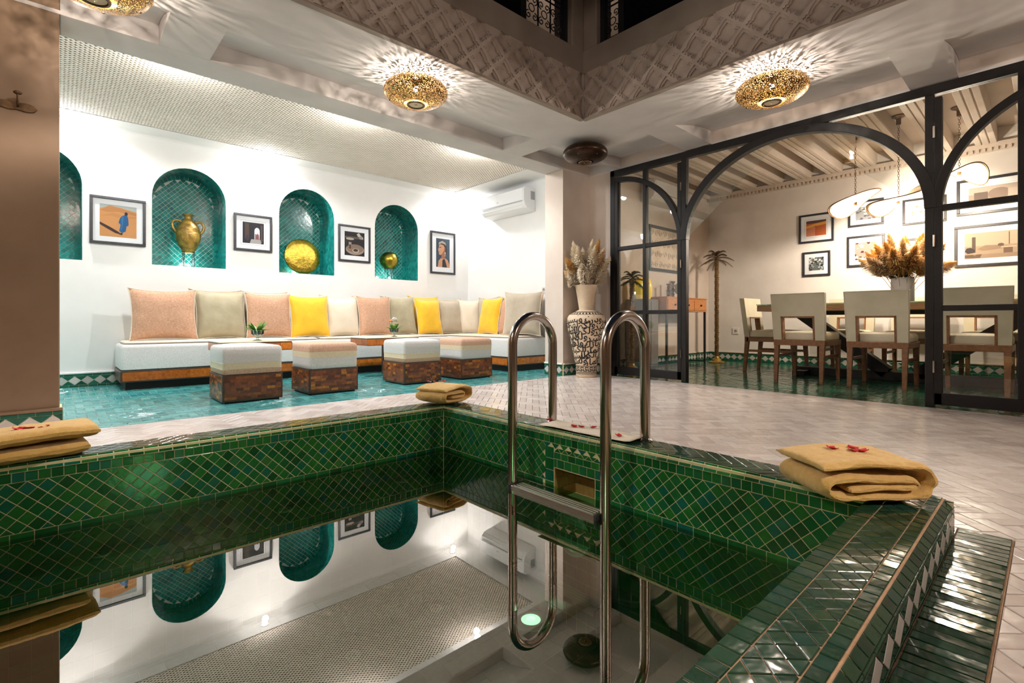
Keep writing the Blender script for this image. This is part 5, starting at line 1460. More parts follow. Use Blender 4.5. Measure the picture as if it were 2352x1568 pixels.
# ================================================================== NICHE PIECES
def uplight(x, y, z, power, label):
    t = thing('niche_uplight', label, 'lamp', (x, y, z), 0, 'small uplights standing in the tiled niches')
    obj('housing', MB().lathe([(0.0005, 0), (0.028, 0), (0.028, 0.02), (0.022, 0.024), (0.0005, 0.022)], 20), M_whiteplastic, t, smooth=True)
    obj('bulb', MB().sphere((0, 0, 0.026), 0.014, 12, 6), M_cbulb, t, smooth=True)
    l = light('niche_light', 'POINT', (0, 0, 0.05), power, (0.80, 1.0, 0.97), shadow_soft_size=0.015); l.parent = t
NZ = NB + 0.005
def iron_stand(x, y, z, h, r, label):
    t = thing('iron_stand', label, 'stand', (x, y, z))
    s = MB()
    for k in range(4):
        a = pi / 4 + k * pi / 2; s.tube([(r * 1.05 * cos(a), r * 1.05 * sin(a), 0), (r * cos(a), r * sin(a), h * 0.6), (r * 0.95 * cos(a), r * 0.95 * sin(a), h)], 0.004, 8)
    obj('legs', s, M_blackmatte, t)
    rg = MB().tube([(r * 0.95 * cos(a), r * 0.95 * sin(a), h) for a in [k * pi / 12 for k in range(24)]], 0.004, 8, closed=True)
    obj('ring', rg, M_blackmatte, t)
    return t
# amphora niche
iron_stand(1.005, 6.10, NZ, 0.16, 0.062, 'black four-legged iron stand under the amphora')
am = thing('amphora', 'golden brown glazed two-handled amphora in the second niche', 'amphora', (1.005, 6.10, NZ + 0.15))
obj('body', MB().lathe([(0.0005, 0.0), (0.045, 0.0), (0.055, 0.02), (0.09, 0.08), (0.113, 0.15), (0.115, 0.205), (0.104, 0.225), (0.107, 0.235), (0.095, 0.275), (0.068, 0.315), (0.042, 0.345), (0.033, 0.36), (0.035, 0.385), (0.050, 0.395), (0.050, 0.402), (0.030, 0.400), (0.0005, 0.36)], 40), M_gold, am, smooth=True, angle=60)
for s in (-1, 1):
    h = [(s * x, 0, z) for x, z in ((0.062, 0.322), (0.095, 0.335), (0.128, 0.325), (0.142, 0.29), (0.135, 0.25), (0.112, 0.215), (0.100, 0.205))]
    obj('handle', MB().tube(h, [0.013, 0.012, 0.012, 0.013, 0.014, 0.014, 0.012], 12), M_gold, am, smooth=True)
uplight(1.005, 6.10, NZ, 3.4, 'small uplight glowing under the amphora stand')
# gong niche
gg = thing('brass_gong', 'large round hammered brass disc leaning in the third niche', 'gong', (2.165, 6.085, NZ + 0.215))
gm = MB().lathe([(0.0005, 0.016), (0.06, 0.010), (0.14, 0.002), (0.195, -0.006), (0.210, -0.010), (0.212, 0.0), (0.206, 0.008), (0.14, 0.014), (0.0005, 0.024)], 60)
gm.v = [(x + 0.0, y, z + 0.0025 * sin(atan2(y, x) * 34 + 5 * hypot(x, y)) * min(1, hypot(x, y) * 9)) for x, y, z in gm.v]
obj('disc', gm.xf(Matrix.Rotation(radians(84), 4, 'X')), M_brass, gg, smooth=True, angle=80)
obj('easel_foot', MB().box((-0.05, -0.03, -0.215), (0.05, 0.06, -0.205)).bar((0, 0.05, -0.21), (0, 0.03, 0.05), 0.008), M_blackmatte, gg)
uplight(2.165, 6.17, NZ, 3.0, 'small uplight glowing behind the brass disc')
# sphere niche
iron_stand(3.32, 6.10, NZ, 0.15, 0.055, 'black iron stand under the golden sphere')
sp = thing('golden_sphere', 'hammered golden globe on an iron stand in the right niche', 'ornament', (3.32, 6.10, NZ + 0.135))
obj('globe', MB().lathe([(0.062, 0.012), (0.085, 0.035), (0.115, 0.075), (0.128, 0.12), (0.122, 0.165), (0.095, 0.21), (0.055, 0.235), (0.0005, 0.243)], 40), M_brass, sp, smooth=True, angle=80)
obj('bottom_rim', MB().lathe([(0.066, 0.008), (0.066, 0.014), (0.060, 0.014), (0.060, 0.008), (0.066, 0.008)], 32), M_blackmatte, sp)
uplight(3.32, 6.10, NZ, 3.2, 'small uplight glowing under the golden globe')
# far left niche, mostly behind the wall
iron_stand(-0.155, 6.12, NZ, 0.15, 0.06, 'iron stand in the far left niche')
vs_ = thing('golden_vessel', 'rounded golden vessel just showing in the far left niche', 'vessel', (-0.155, 6.12, NZ + 0.14))
obj('body', MB().lathe([(0.0005, 0.01), (0.05, 0.012), (0.10, 0.06), (0.135, 0.13), (0.130, 0.18), (0.09, 0.22), (0.05, 0.235), (0.05, 0.26), (0.06, 0.265), (0.0005, 0.25)], 36), M_gold, vs_, smooth=True, angle=60)
uplight(-0.20, 6.12, NZ, 1.2, 'small uplight in the far left niche')

# ================================================================== TOWELS AND PETALS
def ribbon(path, th, depth, seed=0, jit=0.004, nd=14, shear=0.0, sag=0.0):
    """thick cloth following path in the x-z plane, extruded along y"""
    P = [Vector((x, 0, z)) for x, z in path]
    # resample smoothly
    pts = []
    for i in range(len(P) - 1):
        p0 = P[max(i - 1, 0)]; p1 = P[i]; p2 = P[i + 1]; p3 = P[min(i + 2, len(P) - 1)]
        for k in range(4):
            t = k / 4
            pts.append(0.5 * ((2 * p1) + (p2 - p0) * t + (2 * p0 - 5 * p1 + 4 * p2 - p3) * t * t + (3 * p1 - p0 - 3 * p2 + p3) * t ** 3))
    pts.append(P[-1]); n = len(pts)
    nor = []
    for i in range(n):
        d = pts[min(i + 1, n - 1)] - pts[max(i - 1, 0)]; d.normalize(); nor.append(Vector((-d.z, 0, d.x)))
    mb = MB(); ring = 2 * n
    for j in range(nd + 1):
        f = j / nd; y = (f - 0.5) * depth
        e = min(f, 1 - f) * depth; tk = th / 2 * min(1.0, sqrt(max(0.0, 1 - (1 - min(1, e / (th * 0.5))) ** 2)) * 0.75 + 0.25)
        L = []; Rr = []
        for i in range(n):
            ee = min(i, n - 1 - i); tt = tk * (0.75 if ee == 0 else (0.95 if ee == 1 else 1.0))
            nz = noise.noise(Vector((pts[i].x * 11 + seed, y * 9, pts[i].z * 12 + seed))) * jit
            c = pts[i] + nor[i] * nz; yy = y + shear * pts[i].x + noise.noise(Vector((i * 0.35, seed, 3))) * jit * 1.2 * (1 if j in (0, nd) else 0.6)
            L.append((c.x + nor[i].x * tt, yy, c.z + nor[i].z * tt)); Rr.append((c.x - nor[i].x * tt, yy, c.z - nor[i].z * tt))
        mb.v += L + Rr[::-1]
    for j in range(nd):
        for i in range(ring):
            k = (i + 1) % ring; mb.f.append((j * ring + i, j * ring + k, (j + 1) * ring + k, (j + 1) * ring + i)); mb.mi.append(0)
    for j, fl in ((0, 1), (nd, 0)):
        for i in range(n - 1):
            q = (j * ring + i, j * ring + i + 1, j * ring + ring - 2 - i, j * ring + ring - 1 - i)
            mb.f.append(q if fl else q[::-1]); mb.mi.append(0)
    return mb
def towel(label, path, th, depth, loc, rz, mat=M_towel, seed=0, jit=0.006, shear=0.0, name='folded_towel', cat='towel'):
    t = thing(name, label, cat, loc, rz)
    o = obj('cloth', ribbon(path, th, depth, seed, jit, shear=shear), mat, t, smooth=True, angle=85)
    s = o.modifiers.new('soft', 'SUBSURF'); s.levels = 1; s.render_levels = 2
    tx = bpy.data.textures.new('terry', 'CLOUDS'); tx.noise_scale = 0.035; tx.noise_depth = 2
    dm = o.modifiers.new('creases', 'DISPLACE'); dm.texture = tx; dm.strength = 0.006; dm.texture_coords = 'GLOBAL'
    return t
# spiral fold, free edge at the top left
fold = [(-0.165, 0.096), (-0.08, 0.104), (0.03, 0.104), (0.11, 0.097), (0.145, 0.075), (0.148, 0.048), (0.128, 0.024), (0.07, 0.017), (-0.05, 0.017), (-0.125, 0.021), (-0.150, 0.040), (-0.138, 0.060), (-0.10, 0.066), (0.02, 0.065), (0.085, 0.060), (0.096, 0.048), (0.05, 0.041), (-0.09, 0.040)]
towel('thick yellow folded towel with rose petals on the near right corner of the pool kerb', fold, 0.024, 0.215, (1.695, 0.392, KZ + 0.006), radians(-39), seed=3)
fold2 = [(-0.115, 0.080), (-0.04, 0.092), (0.05, 0.094), (0.115, 0.085), (0.130, 0.058), (0.118, 0.030), (0.06, 0.018), (-0.05, 0.017), (-0.105, 0.024), (-0.118, 0.046), (-0.09, 0.062), (0.00, 0.062), (0.05, 0.056), (0.04, 0.040), (-0.06, 0.038)]
towel('small yellow folded towel with petals on the far corner of the pool kerb', fold2, 0.022, 0.24, (1.735, 2.515, KZ + 0.006), radians(15), seed=8)
fold3 = [(0.155, 0.080), (0.05, 0.083), (-0.08, 0.080), (-0.165, 0.070), (-0.185, 0.048), (-0.16, 0.026), (-0.08, 0.022), (0.03, 0.022), (0.125, 0.026)]
towel('yellow folded towel with petals on the far kerb by the brown wall', fold3, 0.047, 0.22, (-0.045, 2.52, KZ + 0.006), radians(6), seed=14, jit=0.004)
mt = towel('flat cream terry bath mat lying between the ladder rails', [(-0.25, 0.006), (-0.15, 0.007), (-0.02, 0.005), (0.10, 0.006), (0.2, 0.005), (0.245, 0.010)], 0.006, 0.145, (1.758, 1.40, KZ + 0.003), radians(-90), M_mat, 21, 0.003, 0.05, 'bath_mat', 'bath mat')
def petal(x, y, z, s, a, label, tilt=0.15):
    vs = []; n = 8
    for j in range(4):
        for i in range(n + 1):
            u = -1 + 2 * i / n; v = j / 3
            w = s * (0.35 + 0.65 * sin(pi * (0.15 + 0.75 * v))) * 0.55
            vs.append((u * w, v * s, 0.22 * s * (u * u * 0.8 + (v - 0.5) ** 2 * 1.2)))
    fs = [(j * (n + 1) + i, j * (n + 1) + i + 1, (j + 1) * (n + 1) + i + 1, (j + 1) * (n + 1) + i) for j in range(3) for i in range(n)]
    o = obj('rose_petal', MB().add(vs, fs), M_petal, None, (x, y, z), (tilt, rnd.uniform(-0.2, 0.2), a), smooth=True)
    so = o.modifiers.new('thickness', 'SOLIDIFY'); so.thickness = 0.0012
    tag(o, label, 'petal', 'red rose petals')
    return o
zt = KZ + 0.129
for k, (dx, dy, a) in enumerate(((-0.030, 0.018, 0.9), (0.004, 0.000, 2.2), (0.028, 0.006, 0.2), (0.010, -0.016, 3.8))):
    c, s = cos(radians(-39)), sin(radians(-39)); petal(1.70 + dx * c - dy * s, 0.40 + dx * s + dy * c, zt - 0.006, 0.026, a, ('red rose petal apart to the left on the near right towel', 'red rose petal at the centre of the cluster on the near right towel', 'rightmost red rose petal on the near right towel', 'red rose petal nearest the camera on the near right towel')[k])
for k, (x, y, a) in enumerate(((1.70, 2.60, 0.4), (1.73, 2.585, 1.9), (1.79, 2.60, 3.0))):
    petal(x, y, KZ + 0.118, 0.026, a, ('leftmost red rose petal on the far corner towel', 'middle red rose petal on the far corner towel', 'lone red rose petal at the right on the far corner towel')[k])
for k, (x, y, a) in enumerate(((-0.10, 2.49, 0.4), (-0.065, 2.505, 1.9), (-0.04, 2.50, 3.4))):
    petal(x, y, KZ + 0.108, 0.030, a, ('leftmost red rose petal on the left towel', 'middle red rose petal on the left towel', 'rightmost red rose petal on the left towel')[k])
for x, y, l in ((1.775, 1.655, 'red rose petal on the left end of the bath mat'), (1.755, 1.478, 'left petal of the three in the middle of the bath mat'), (1.775, 1.452, 'centre petal of the three in the middle of the bath mat'), (1.795, 1.428, 'right petal of the three in the middle of the bath mat'), (1.742, 1.232, 'red rose petal on the right end of the bath mat')):
    petal(x, y, KZ + 0.012, 0.026, rnd.uniform(0, 6), l)
petal(1.97, 1.05, 0.003, 0.03, 1.0, 'red rose petal on the floor behind the right handrail')

# ================================================================== DRIED GRASS
def plume(base, tip, bend, L0, rad, n, mat, parent, seed, stem=0.35, name='plume'):
    r = random.Random(seed); b = Vector(base); t = Vector(tip); m = (b + t) / 2 + Vector(bend)
    def P(u): return b * (1 - u) ** 2 + m * 2 * u * (1 - u) + t * u * u
    mb = MB().tube([P(k / 10) for k in range(11)], 0.0022, 5)
    for i in range(n):
        u = stem + (1 - stem) * r.random() ** 0.85; c = P(u); d = (P(min(1, u + 0.05)) - P(u - 0.05)).normalized()
        a = r.uniform(0, 2 * pi); x = d.orthogonal().normalized(); y = d.cross(x); o = x * cos(a) + y * sin(a)
        env = sin(pi * min(1, ((u - stem) / (1 - stem)) * 0.80 + 0.2)) ** 0.7
        L = L0 * r.uniform(0.6, 1.2); R = rad * env * r.uniform(0.4, 1.1)
        e = c + d * L + o * R - Vector((0, 0, 1)) * R * 0.35; mid = c + d * L * 0.5 + o * R * 0.75; w = o.cross(d) * r.uniform(0.0022, 0.0048)
        mb.add([c - w * 0.4, c + w * 0.4, mid + w, mid - w, e], [(0, 1, 2, 3), (3, 2, 4)])
    return obj(name, mb, mat, parent)

# ---- calligraphy vase
VC = (4.165, 3.375)
vase = thing('calligraphy_vase', 'tall vase with black calligraphy on cream beside the glass screen', 'vase', (VC[0], VC[1], 0))
BODY = [(0.100, 0.0), (0.108, 0.006), (0.110, 0.028), (0.107, 0.038), (0.110, 0.048), (0.110, 0.115), (0.118, 0.15), (0.148, 0.28), (0.180, 0.41), (0.202, 0.51), (0.208, 0.57), (0.204, 0.62), (0.186, 0.655), (0.150, 0.682), (0.105, 0.700), (0.078, 0.708)]
def rad_at(z):
    for (r0, z0), (r1, z1) in zip(BODY, BODY[1:]):
        if z0 <= z <= z1: return r0 + (r1 - r0) * (z - z0) / (z1 - z0 + 1e-9)
    return BODY[-1][0]
# smooth profile
prof = []
for k in range(60):
    z = 0.048 + (0.708 - 0.048) * k / 59
    prof.append(((rad_at(max(0, z - 0.012)) + rad_at(z) + rad_at(min(0.708, z + 0.012))) / 3, z))
def vr(z): return (rad_at(max(0, z - 0.012)) + rad_at(z) + rad_at(min(0.708, z + 0.012))) / 3
obj('body', MB().lathe([(0.0005, 0)] + BODY[:5] + prof, 64), M_vasecream, vase, smooth=True, angle=50)
obj('neck', MB().lathe([(0.082, 0.704), (0.078, 0.715), (0.080, 0.74), (0.095, 0.84), (0.116, 0.955), (0.124, 0.972), (0.120, 0.976), (0.108, 0.955), (0.09, 0.84), (0.07, 0.74), (0.0005, 0.73)], 56), M_vasecream, vase, smooth=True, angle=50)
def wrap(a, z, off=0.0012):
    r = vr(min(max(z, 0), 0.707)) + off; return (r * cos(a), r * sin(a), z)
bands = MB()
def vband(z0, z1, n=64):
    vs = [wrap(2 * pi * k / n, z0) for k in range(n)] + [wrap(2 * pi * k / n, z1) for k in range(n)]
    bands.add(vs, [(k, (k + 1) % n, n + (k + 1) % n, n + k) for k in range(n)])
for z0, z1 in ((0.012, 0.022), (0.034, 0.040), (0.048, 0.056), (0.118, 0.124)): vband(z0, z1)
vband(0.660, 0.664); vband(0.684, 0.692)
N = 14
def vquad(a0, a1, z0, z1): bands.add([wrap(a0 + (a1 - a0) * k / 3, z0) for k in range(4)] + [wrap(a1 + (a0 - a1) * k / 3, z1) for k in range(4)], [(0, 1, 6, 7), (1, 2, 5, 6), (2, 3, 4, 5)])
for k in range(N):      # stepped key pattern round the foot
    a = 2 * pi * k / N; w = 2 * pi / N
    vquad(a, a + w * 0.62, 0.064, 0.076); vquad(a + w * 0.50, a + w * 0.66, 0.064, 0.092); vquad(a + w * 0.26, a + w * 0.62, 0.082, 0.092)
    vquad(a + w * 0.20, a + w * 0.34, 0.082, 0.112); vquad(a + w * 0.30, a + w * 0.98, 0.102, 0.113); vquad(a + w * 0.78, a + w * 0.98, 0.064, 0.096)
for k in range(30):
    a = 2 * pi * k / 30; vquad(a, a + 2 * pi / 30 * 0.55, 0.667, 0.680)
obj('painted_bands', bands, M_ink, vase)
# joined Arabic letter forms, set in staggered rows: al-kibar / wa-ibn / walakum style words
WORDS = ['\uFEDF\uFEE0\uFED8\uFEE4\uFE8E\uFEAD'[::-1], '\uFE8D\uFEDF\uFEDC\uFE92\uFE8E\uFEAD'[::-1], '\uFEED\uFE91\uFE8E\uFEAD\uFED9'[::-1], '\uFEED\uFEDF\uFEB4\uFEF4\uFEAA'[::-1], '\uFEED\uFEDF\uFEDC\uFEE2'[::-1], '\uFEDF\uFEEC\uFEE2'[::-1]]
cal = MB(); used = 0
try:
    row = 0; z = 0.165
    while z < 0.645:
        circ = 2 * pi * vr(z); a = rnd.uniform(0, 2 * pi); end = a + 2 * pi; i = row
        while a < end - 0.05:
            wmb = text_mb(WORDS[(i * 5 + row * 2) % len(WORDS)], 0.105); i += 1
            if not wmb.v: break
            xs = [p[0] for p in wmb.v]; ys = [p[1] for p in wmb.v]; W = max(xs) - min(xs); cy_ = (max(ys) + min(ys)) / 2
            tilt = 0.12
            wm = MB(); 
            for (x, y, _) in wmb.v:
                xx = (x - min(xs)); yy = (y - cy_) * 0.92 + tilt * (xx - W / 2)
                zz = min(max(z + yy, 0.126), 0.656); wm.v.append(wrap(a + xx / vr(z), zz, 0.0016))
            cal.add(wm.v, wmb.f); used += len(wmb.f)
            a += (W * 0.93 + 0.004) / vr(z)
        z += 0.062; row += 1
except Exception as ex:
    print('calligraphy', ex)
print('calligraphy faces', used)
if cal.v: obj('calligraphy', cal, M_ink, vase)
bq = thing('pampas_bouquet', 'bouquet of cream pampas plumes in the calligraphy vase', 'dried flowers', (VC[0], VC[1], 0.80))
r0 = random.Random(4)
for k in range(15):
    a = k * 2.399; s = 0.10 + 0.17 * (k / 15) ** 0.6
    top = 0.66 - 0.36 * (k / 15) ** 1.1 + r0.uniform(-0.04, 0.04)
    tx, ty = s * cos(a), min(s * sin(a), 0.16)
    if ty > 0.14: ty = 0.14
    plume((0.02 * cos(a), 0.02 * sin(a), 0.0), (tx, ty, top), (0, 0, 0.08), 0.045, 0.070, 1500, (M_pampaspale, M_pampaspale, M_pampas)[k % 3] if k not in (2, 9) else M_pampasgold, bq, k, stem=0.38)
# extra drooping pale plume on the left
for k, (tx, ty, tz) in enumerate(((-0.16, 0.10, 0.40), (-0.17, 0.06, 0.30), (-0.12, 0.10, 0.22))):
    plume((-0.02, 0.02, 0.02), (tx, ty, tz), (0.02, 0, 0.12), 0.050, 0.080, 1500, M_pampaspale, bq, 60 + k, stem=0.42)

# ================================================================== WALL HOOK RAIL, SWITCHES
hk = thing('coat_hook_rail', 'scalloped bronze hook rail on the brown wall at the left', 'coat hook', (-0.30, YL - 0.001, 1.70))
N = 26; outl = []
for i in range(N + 1): u = i / N; outl.append((-0.23 + 0.44 * u, 0.016 + 0.007 * abs(sin(u * pi * 7)) * (1 if 0.03 < u < 0.97 else 0)))
outl2 = [(x, -z) for x, z in outl[::-1]]
poly = outl + [(0.222, 0)] + outl2 + [(-0.242, 0)]
obj('backplate', MB().prism(poly, 0, 0.007, lambda x, y, z: (x, -z, y)), M_bronze, hk, bev=0.002)
for hx in (-0.14, 0.0, 0.15):
    h = obj('hook', MB().tube([(hx, -0.006, 0.0), (hx, -0.03, 0.004), (hx, -0.046, 0.025), (hx, -0.048, 0.05)], [0.006, 0.005, 0.0045, 0.005], 10), M_bronze, hk, smooth=True)
    obj('knob', MB().sphere((hx, -0.049, 0.055), 0.017, 14, 8, sq=(1, 1, 0.55)), M_bronze, h, smooth=True)
def wall_plate(name, label, loc, rz, w=0.075, h=0.075, rnd_=False):
    t = thing(name, label, 'socket' if rnd_ else 'switch', loc, rz)
    obj('plate', MB().box((-w / 2, -0.009, -h / 2), (w / 2, 0, h / 2)), M_socket, t, bev=0.003)
    if rnd_:
        obj('recess', MB().lathe([(0.0005, 0.0092), (0.018, 0.0092), (0.021, 0.0105), (0.023, 0.0092)], 24).xf(Matrix.Rotation(radians(90), 4, 'X')), M_greyplastic, t, smooth=True)
        obj('pins', MB().box((-0.010, -0.0125, -0.002), (-0.006, -0.009, 0.002)).box((0.006, -0.0125, -0.002), (0.010, -0.009, 0.002)).box((-0.002, -0.016, 0.008), (0.002, -0.009, 0.012)), M_blackmatte, t)
    else:
        obj('rocker', MB().box((-w / 2 + 0.012, -0.0125, -h / 2 + 0.012), (w / 2 - 0.012, -0.009, h / 2 - 0.012)), M_socket, t, bev=0.002)
wall_plate('light_switch', 'upper light switch on the beige wall behind the pampas', (XG - 0.001, 3.50, 1.405), -pi / 2)
wall_plate('light_switch', 'lower light switch on the beige wall beside the vase neck', (XG - 0.001, 3.50, 0.95), -pi / 2, 0.06, 0.075)
wall_plate('wall_socket', 'white round-pin socket on the dining wall left of the chairs', (XD - 0.001, 3.182, 0.443), -pi / 2, 0.09, 0.09, True)
wall_plate('wall_socket', 'white socket on the lounge right wall above the taupe cushion', (XR - 0.001, 4.347, 0.985), -pi / 2, 0.075, 0.075, True)

# ================================================================== DINING ROOM
TX, TY = 6.20, 1.02
tb = thing('dining_table', 'long wooden dining table with glass top and black crossed trestle', 'table', (TX, TY, 0))
TL, TW = 1.22, 0.45
obj('table_top', MB().box((-TW, -TL, 0.700), (TW, TL, 0.765)), M_tabletop, tb, bev=0.004)
M_gtop = mat_glass('green_glass', (0.55, 0.80, 0.68), 1.5, 1.0)
obj('glass_sheet', MB().box((-TW - 0.005, -TL - 0.005, 0.766), (TW + 0.005, TL + 0.005, 0.776)), M_gtop, tb)
obj('floor_beam', MB().box((-0.07, -0.98, 0.0), (0.07, 0.98, 0.085)), M_blackmatte, tb, bev=0.004)
for s in (-1, 1):
    obj('diagonal_beam', MB().bar((0.0, s * 0.92, 0.69), (0.0, s * 0.12, 0.07), 0.12, 0.14, up=(1, 0, 0)), M_black, tb, bev=0.004)
    obj('cross_foot', MB().box((-0.27, s * 0.86 - 0.06, 0.0), (0.27, s * 0.86 + 0.06, 0.055)), M_black, tb, bev=0.004)
obj('under_rail', MB().box((-0.06, -1.0, 0.66), (0.06, 1.0, 0.70)), M_black, tb)
chair_root = None
def build_chair():
    t = thing('dining_chair', 'cream chair', 'chair')
    # local: faces +X, back at -X; origin on the floor at the centre
    hw = 0.225; xb, xf = -0.245, 0.245
    for (x, y, lean) in ((xb, hw - 0.025, -0.03), (xb, -hw + 0.025, -0.03), (xf, hw - 0.025, 0.02), (xf, -hw + 0.025, 0.02)):
        m = MB(); w0, w1 = 0.022, 0.016
        top, bot = 0.355, 0.0
        vs = [(x + lean + sx * w1, y + sy * w1, bot) for sx, sy in ((-1, -1), (1, -1), (1, 1), (-1, 1))] + [(x + sx * w0, y + sy * w0, top) for sx, sy in ((-1, -1), (1, -1), (1, 1), (-1, 1))]
        m.add(vs, [(3, 2, 1, 0), (4, 5, 6, 7), (0, 1, 5, 4), (1, 2, 6, 5), (2, 3, 7, 6), (3, 0, 4, 7)])
        obj('leg', m, M_wooddark, t, bev=0.002)
    ap = MB()
    ap.box((xb - 0.022, -hw, 0.355), (xb + 0.022, hw, 0.410)); ap.box((xf - 0.022, -hw, 0.355), (xf + 0.022, hw, 0.405))
    for s in (-1, 1): ap.box((xb, s * (hw - 0.012) - 0.012, 0.355), (xf, s * (hw - 0.012) + 0.012, 0.405))
    obj('seat_frame', ap, M_wooddark, t, bev=0.002)
    for s in (-1, 1): obj('stretcher', MB().box((xb - 0.01, s * (hw - 0.025) - 0.010, 0.235), (xf, s * (hw - 0.025) + 0.010, 0.262)), M_wooddark, t, bev=0.002)
    lv = [(0.405, 0.010), (0.412, 0.0), (0.455, 0.0), (0.475, 0.008), (0.485, 0.022)]
    obj('seat', soft_block(0.46, 0.44, lv, 0.025, 0.012, None, (0.015, 0, 0)), M_cream, t, smooth=True, angle=50)
    # upholstered back slab with the framed opening, leaning back and widening upwards
    W0, W1 = hw, hw + 0.012; zt, zb = 0.862, 0.402; c0, c1 = -0.145, 0.150; ct = 0.640
    outer = [(-W0, zb), (c0, zb), (c0, ct), (c1, ct), (c1, zb), (W0, zb), (W1, zt), (-W1, zt)]
    def T(x, y, z): return (xb - 0.020 - 0.12 * (y - zb) + z, x, y)
    bm_ = curve_plate(outer, [], 0.052, T)
    bk = obj('backrest', bm_, M_cream, t, bev=0.007, seg=3)
    fr_ = MB(); q = 0.016
    for (a, b, c, d) in ((c0, zb, c0 + q, ct), (c1 - q, zb, c1, ct), (c0, ct - q, c1, ct)):
        fr_.prism([(a, b), (c, b), (c, d), (a, d)], -0.004, 0.056, T)
    obj('opening_frame', fr_, M_wooddark, bk)
    sm = MB().tube([T(x, y, -0.002) for x, y in ((-W0 + 0.004, zb + 0.01), (-W1 + 0.004, zt - 0.006), (W1 - 0.004, zt - 0.006), (W0 - 0.004, zb + 0.01))], 0.0022, 5)
    obj('seam', sm, M_piping, bk)
    return t
chair_root = build_chair()
CH = [((5.575, 1.68), 0, 'cream dining chair with its back to the pool, left one in the archway'),
      ((5.590, 1.06), 0, 'cream dining chair with its back to the pool, right one in the archway'),
      ((5.590, 0.44), 0, 'cream leather dining chair seen through the right glass sash'),
      ((5.590, -0.18), 0, 'cream leather dining chair at the far right end, behind the screen'),
      ((6.175, 2.19), -pi / 2, 'cream chair seen from the side at the left head of the table'),
      ((6.84, 1.66), pi, 'cream chair on the far side of the table, left one'),
      ((6.84, 1.04), pi, 'cream chair on the far side of the table, middle one'),
      ((6.84, 0.42), pi, 'cream chair on the far side of the table, right one')]
for k, ((x, y), a, lab) in enumerate(CH):
    c = chair_root if k == 0 else copy_tree(chair_root)
    c.location = (x, y, 0); c.rotation_euler = (0, 0, a); c['label'] = lab; c['group'] = 'dining chairs round the long table'
# table vase with dried grass
tv = thing('cylinder_vase', 'white cylindrical vase in the middle of the dining table', 'vase', (6.20, 1.02, 0.777))
obj('body', MB().lathe([(0.0005, 0.0), (0.090, 0.0), (0.095, 0.006), (0.095, 0.245), (0.091, 0.248), (0.087, 0.24), (0.087, 0.02), (0.0005, 0.02)], 44), M_ceramic, tv, smooth=True, angle=50)
g2 = thing('dried_grass_bouquet', 'golden dried grass bouquet in the white vase on the dining table', 'dried flowers', (6.20, 1.02, 0.80))
r0 = random.Random(12)
for k in range(24):
    a = k * 2.399; s = 0.10 + 0.24 * (k / 20) ** 0.7; top = 0.62 - 0.22 * (k / 20) + r0.uniform(-0.03, 0.03)
    plume((0.03 * cos(a), 0.03 * sin(a), 0.0), (s * cos(a), s * sin(a), top), (0, 0, 0.10), 0.055, 0.085, 1100, (M_pampasgold, M_pampas, M_pampasgold)[k % 3], g2, 100 + k, stem=0.45)
gl = MB()
for k in range(60):
    a = r0.uniform(0, 2 * pi); e = r0.uniform(0.0, 0.9)
    v_, f_ = leaf_mb((0.07 * cos(a), 0.07 * sin(a), 0.22), (cos(a) * cos(e), sin(a) * cos(e), sin(e)), r0.uniform(0.05, 0.10), 0.018); gl.add(v_, f_)
o = obj('dark_foliage', gl, mat_plain('dark_foliage_green', (0.01, 0.02, 0.012), 0.5), g2); o['kind'] = 'stuff'

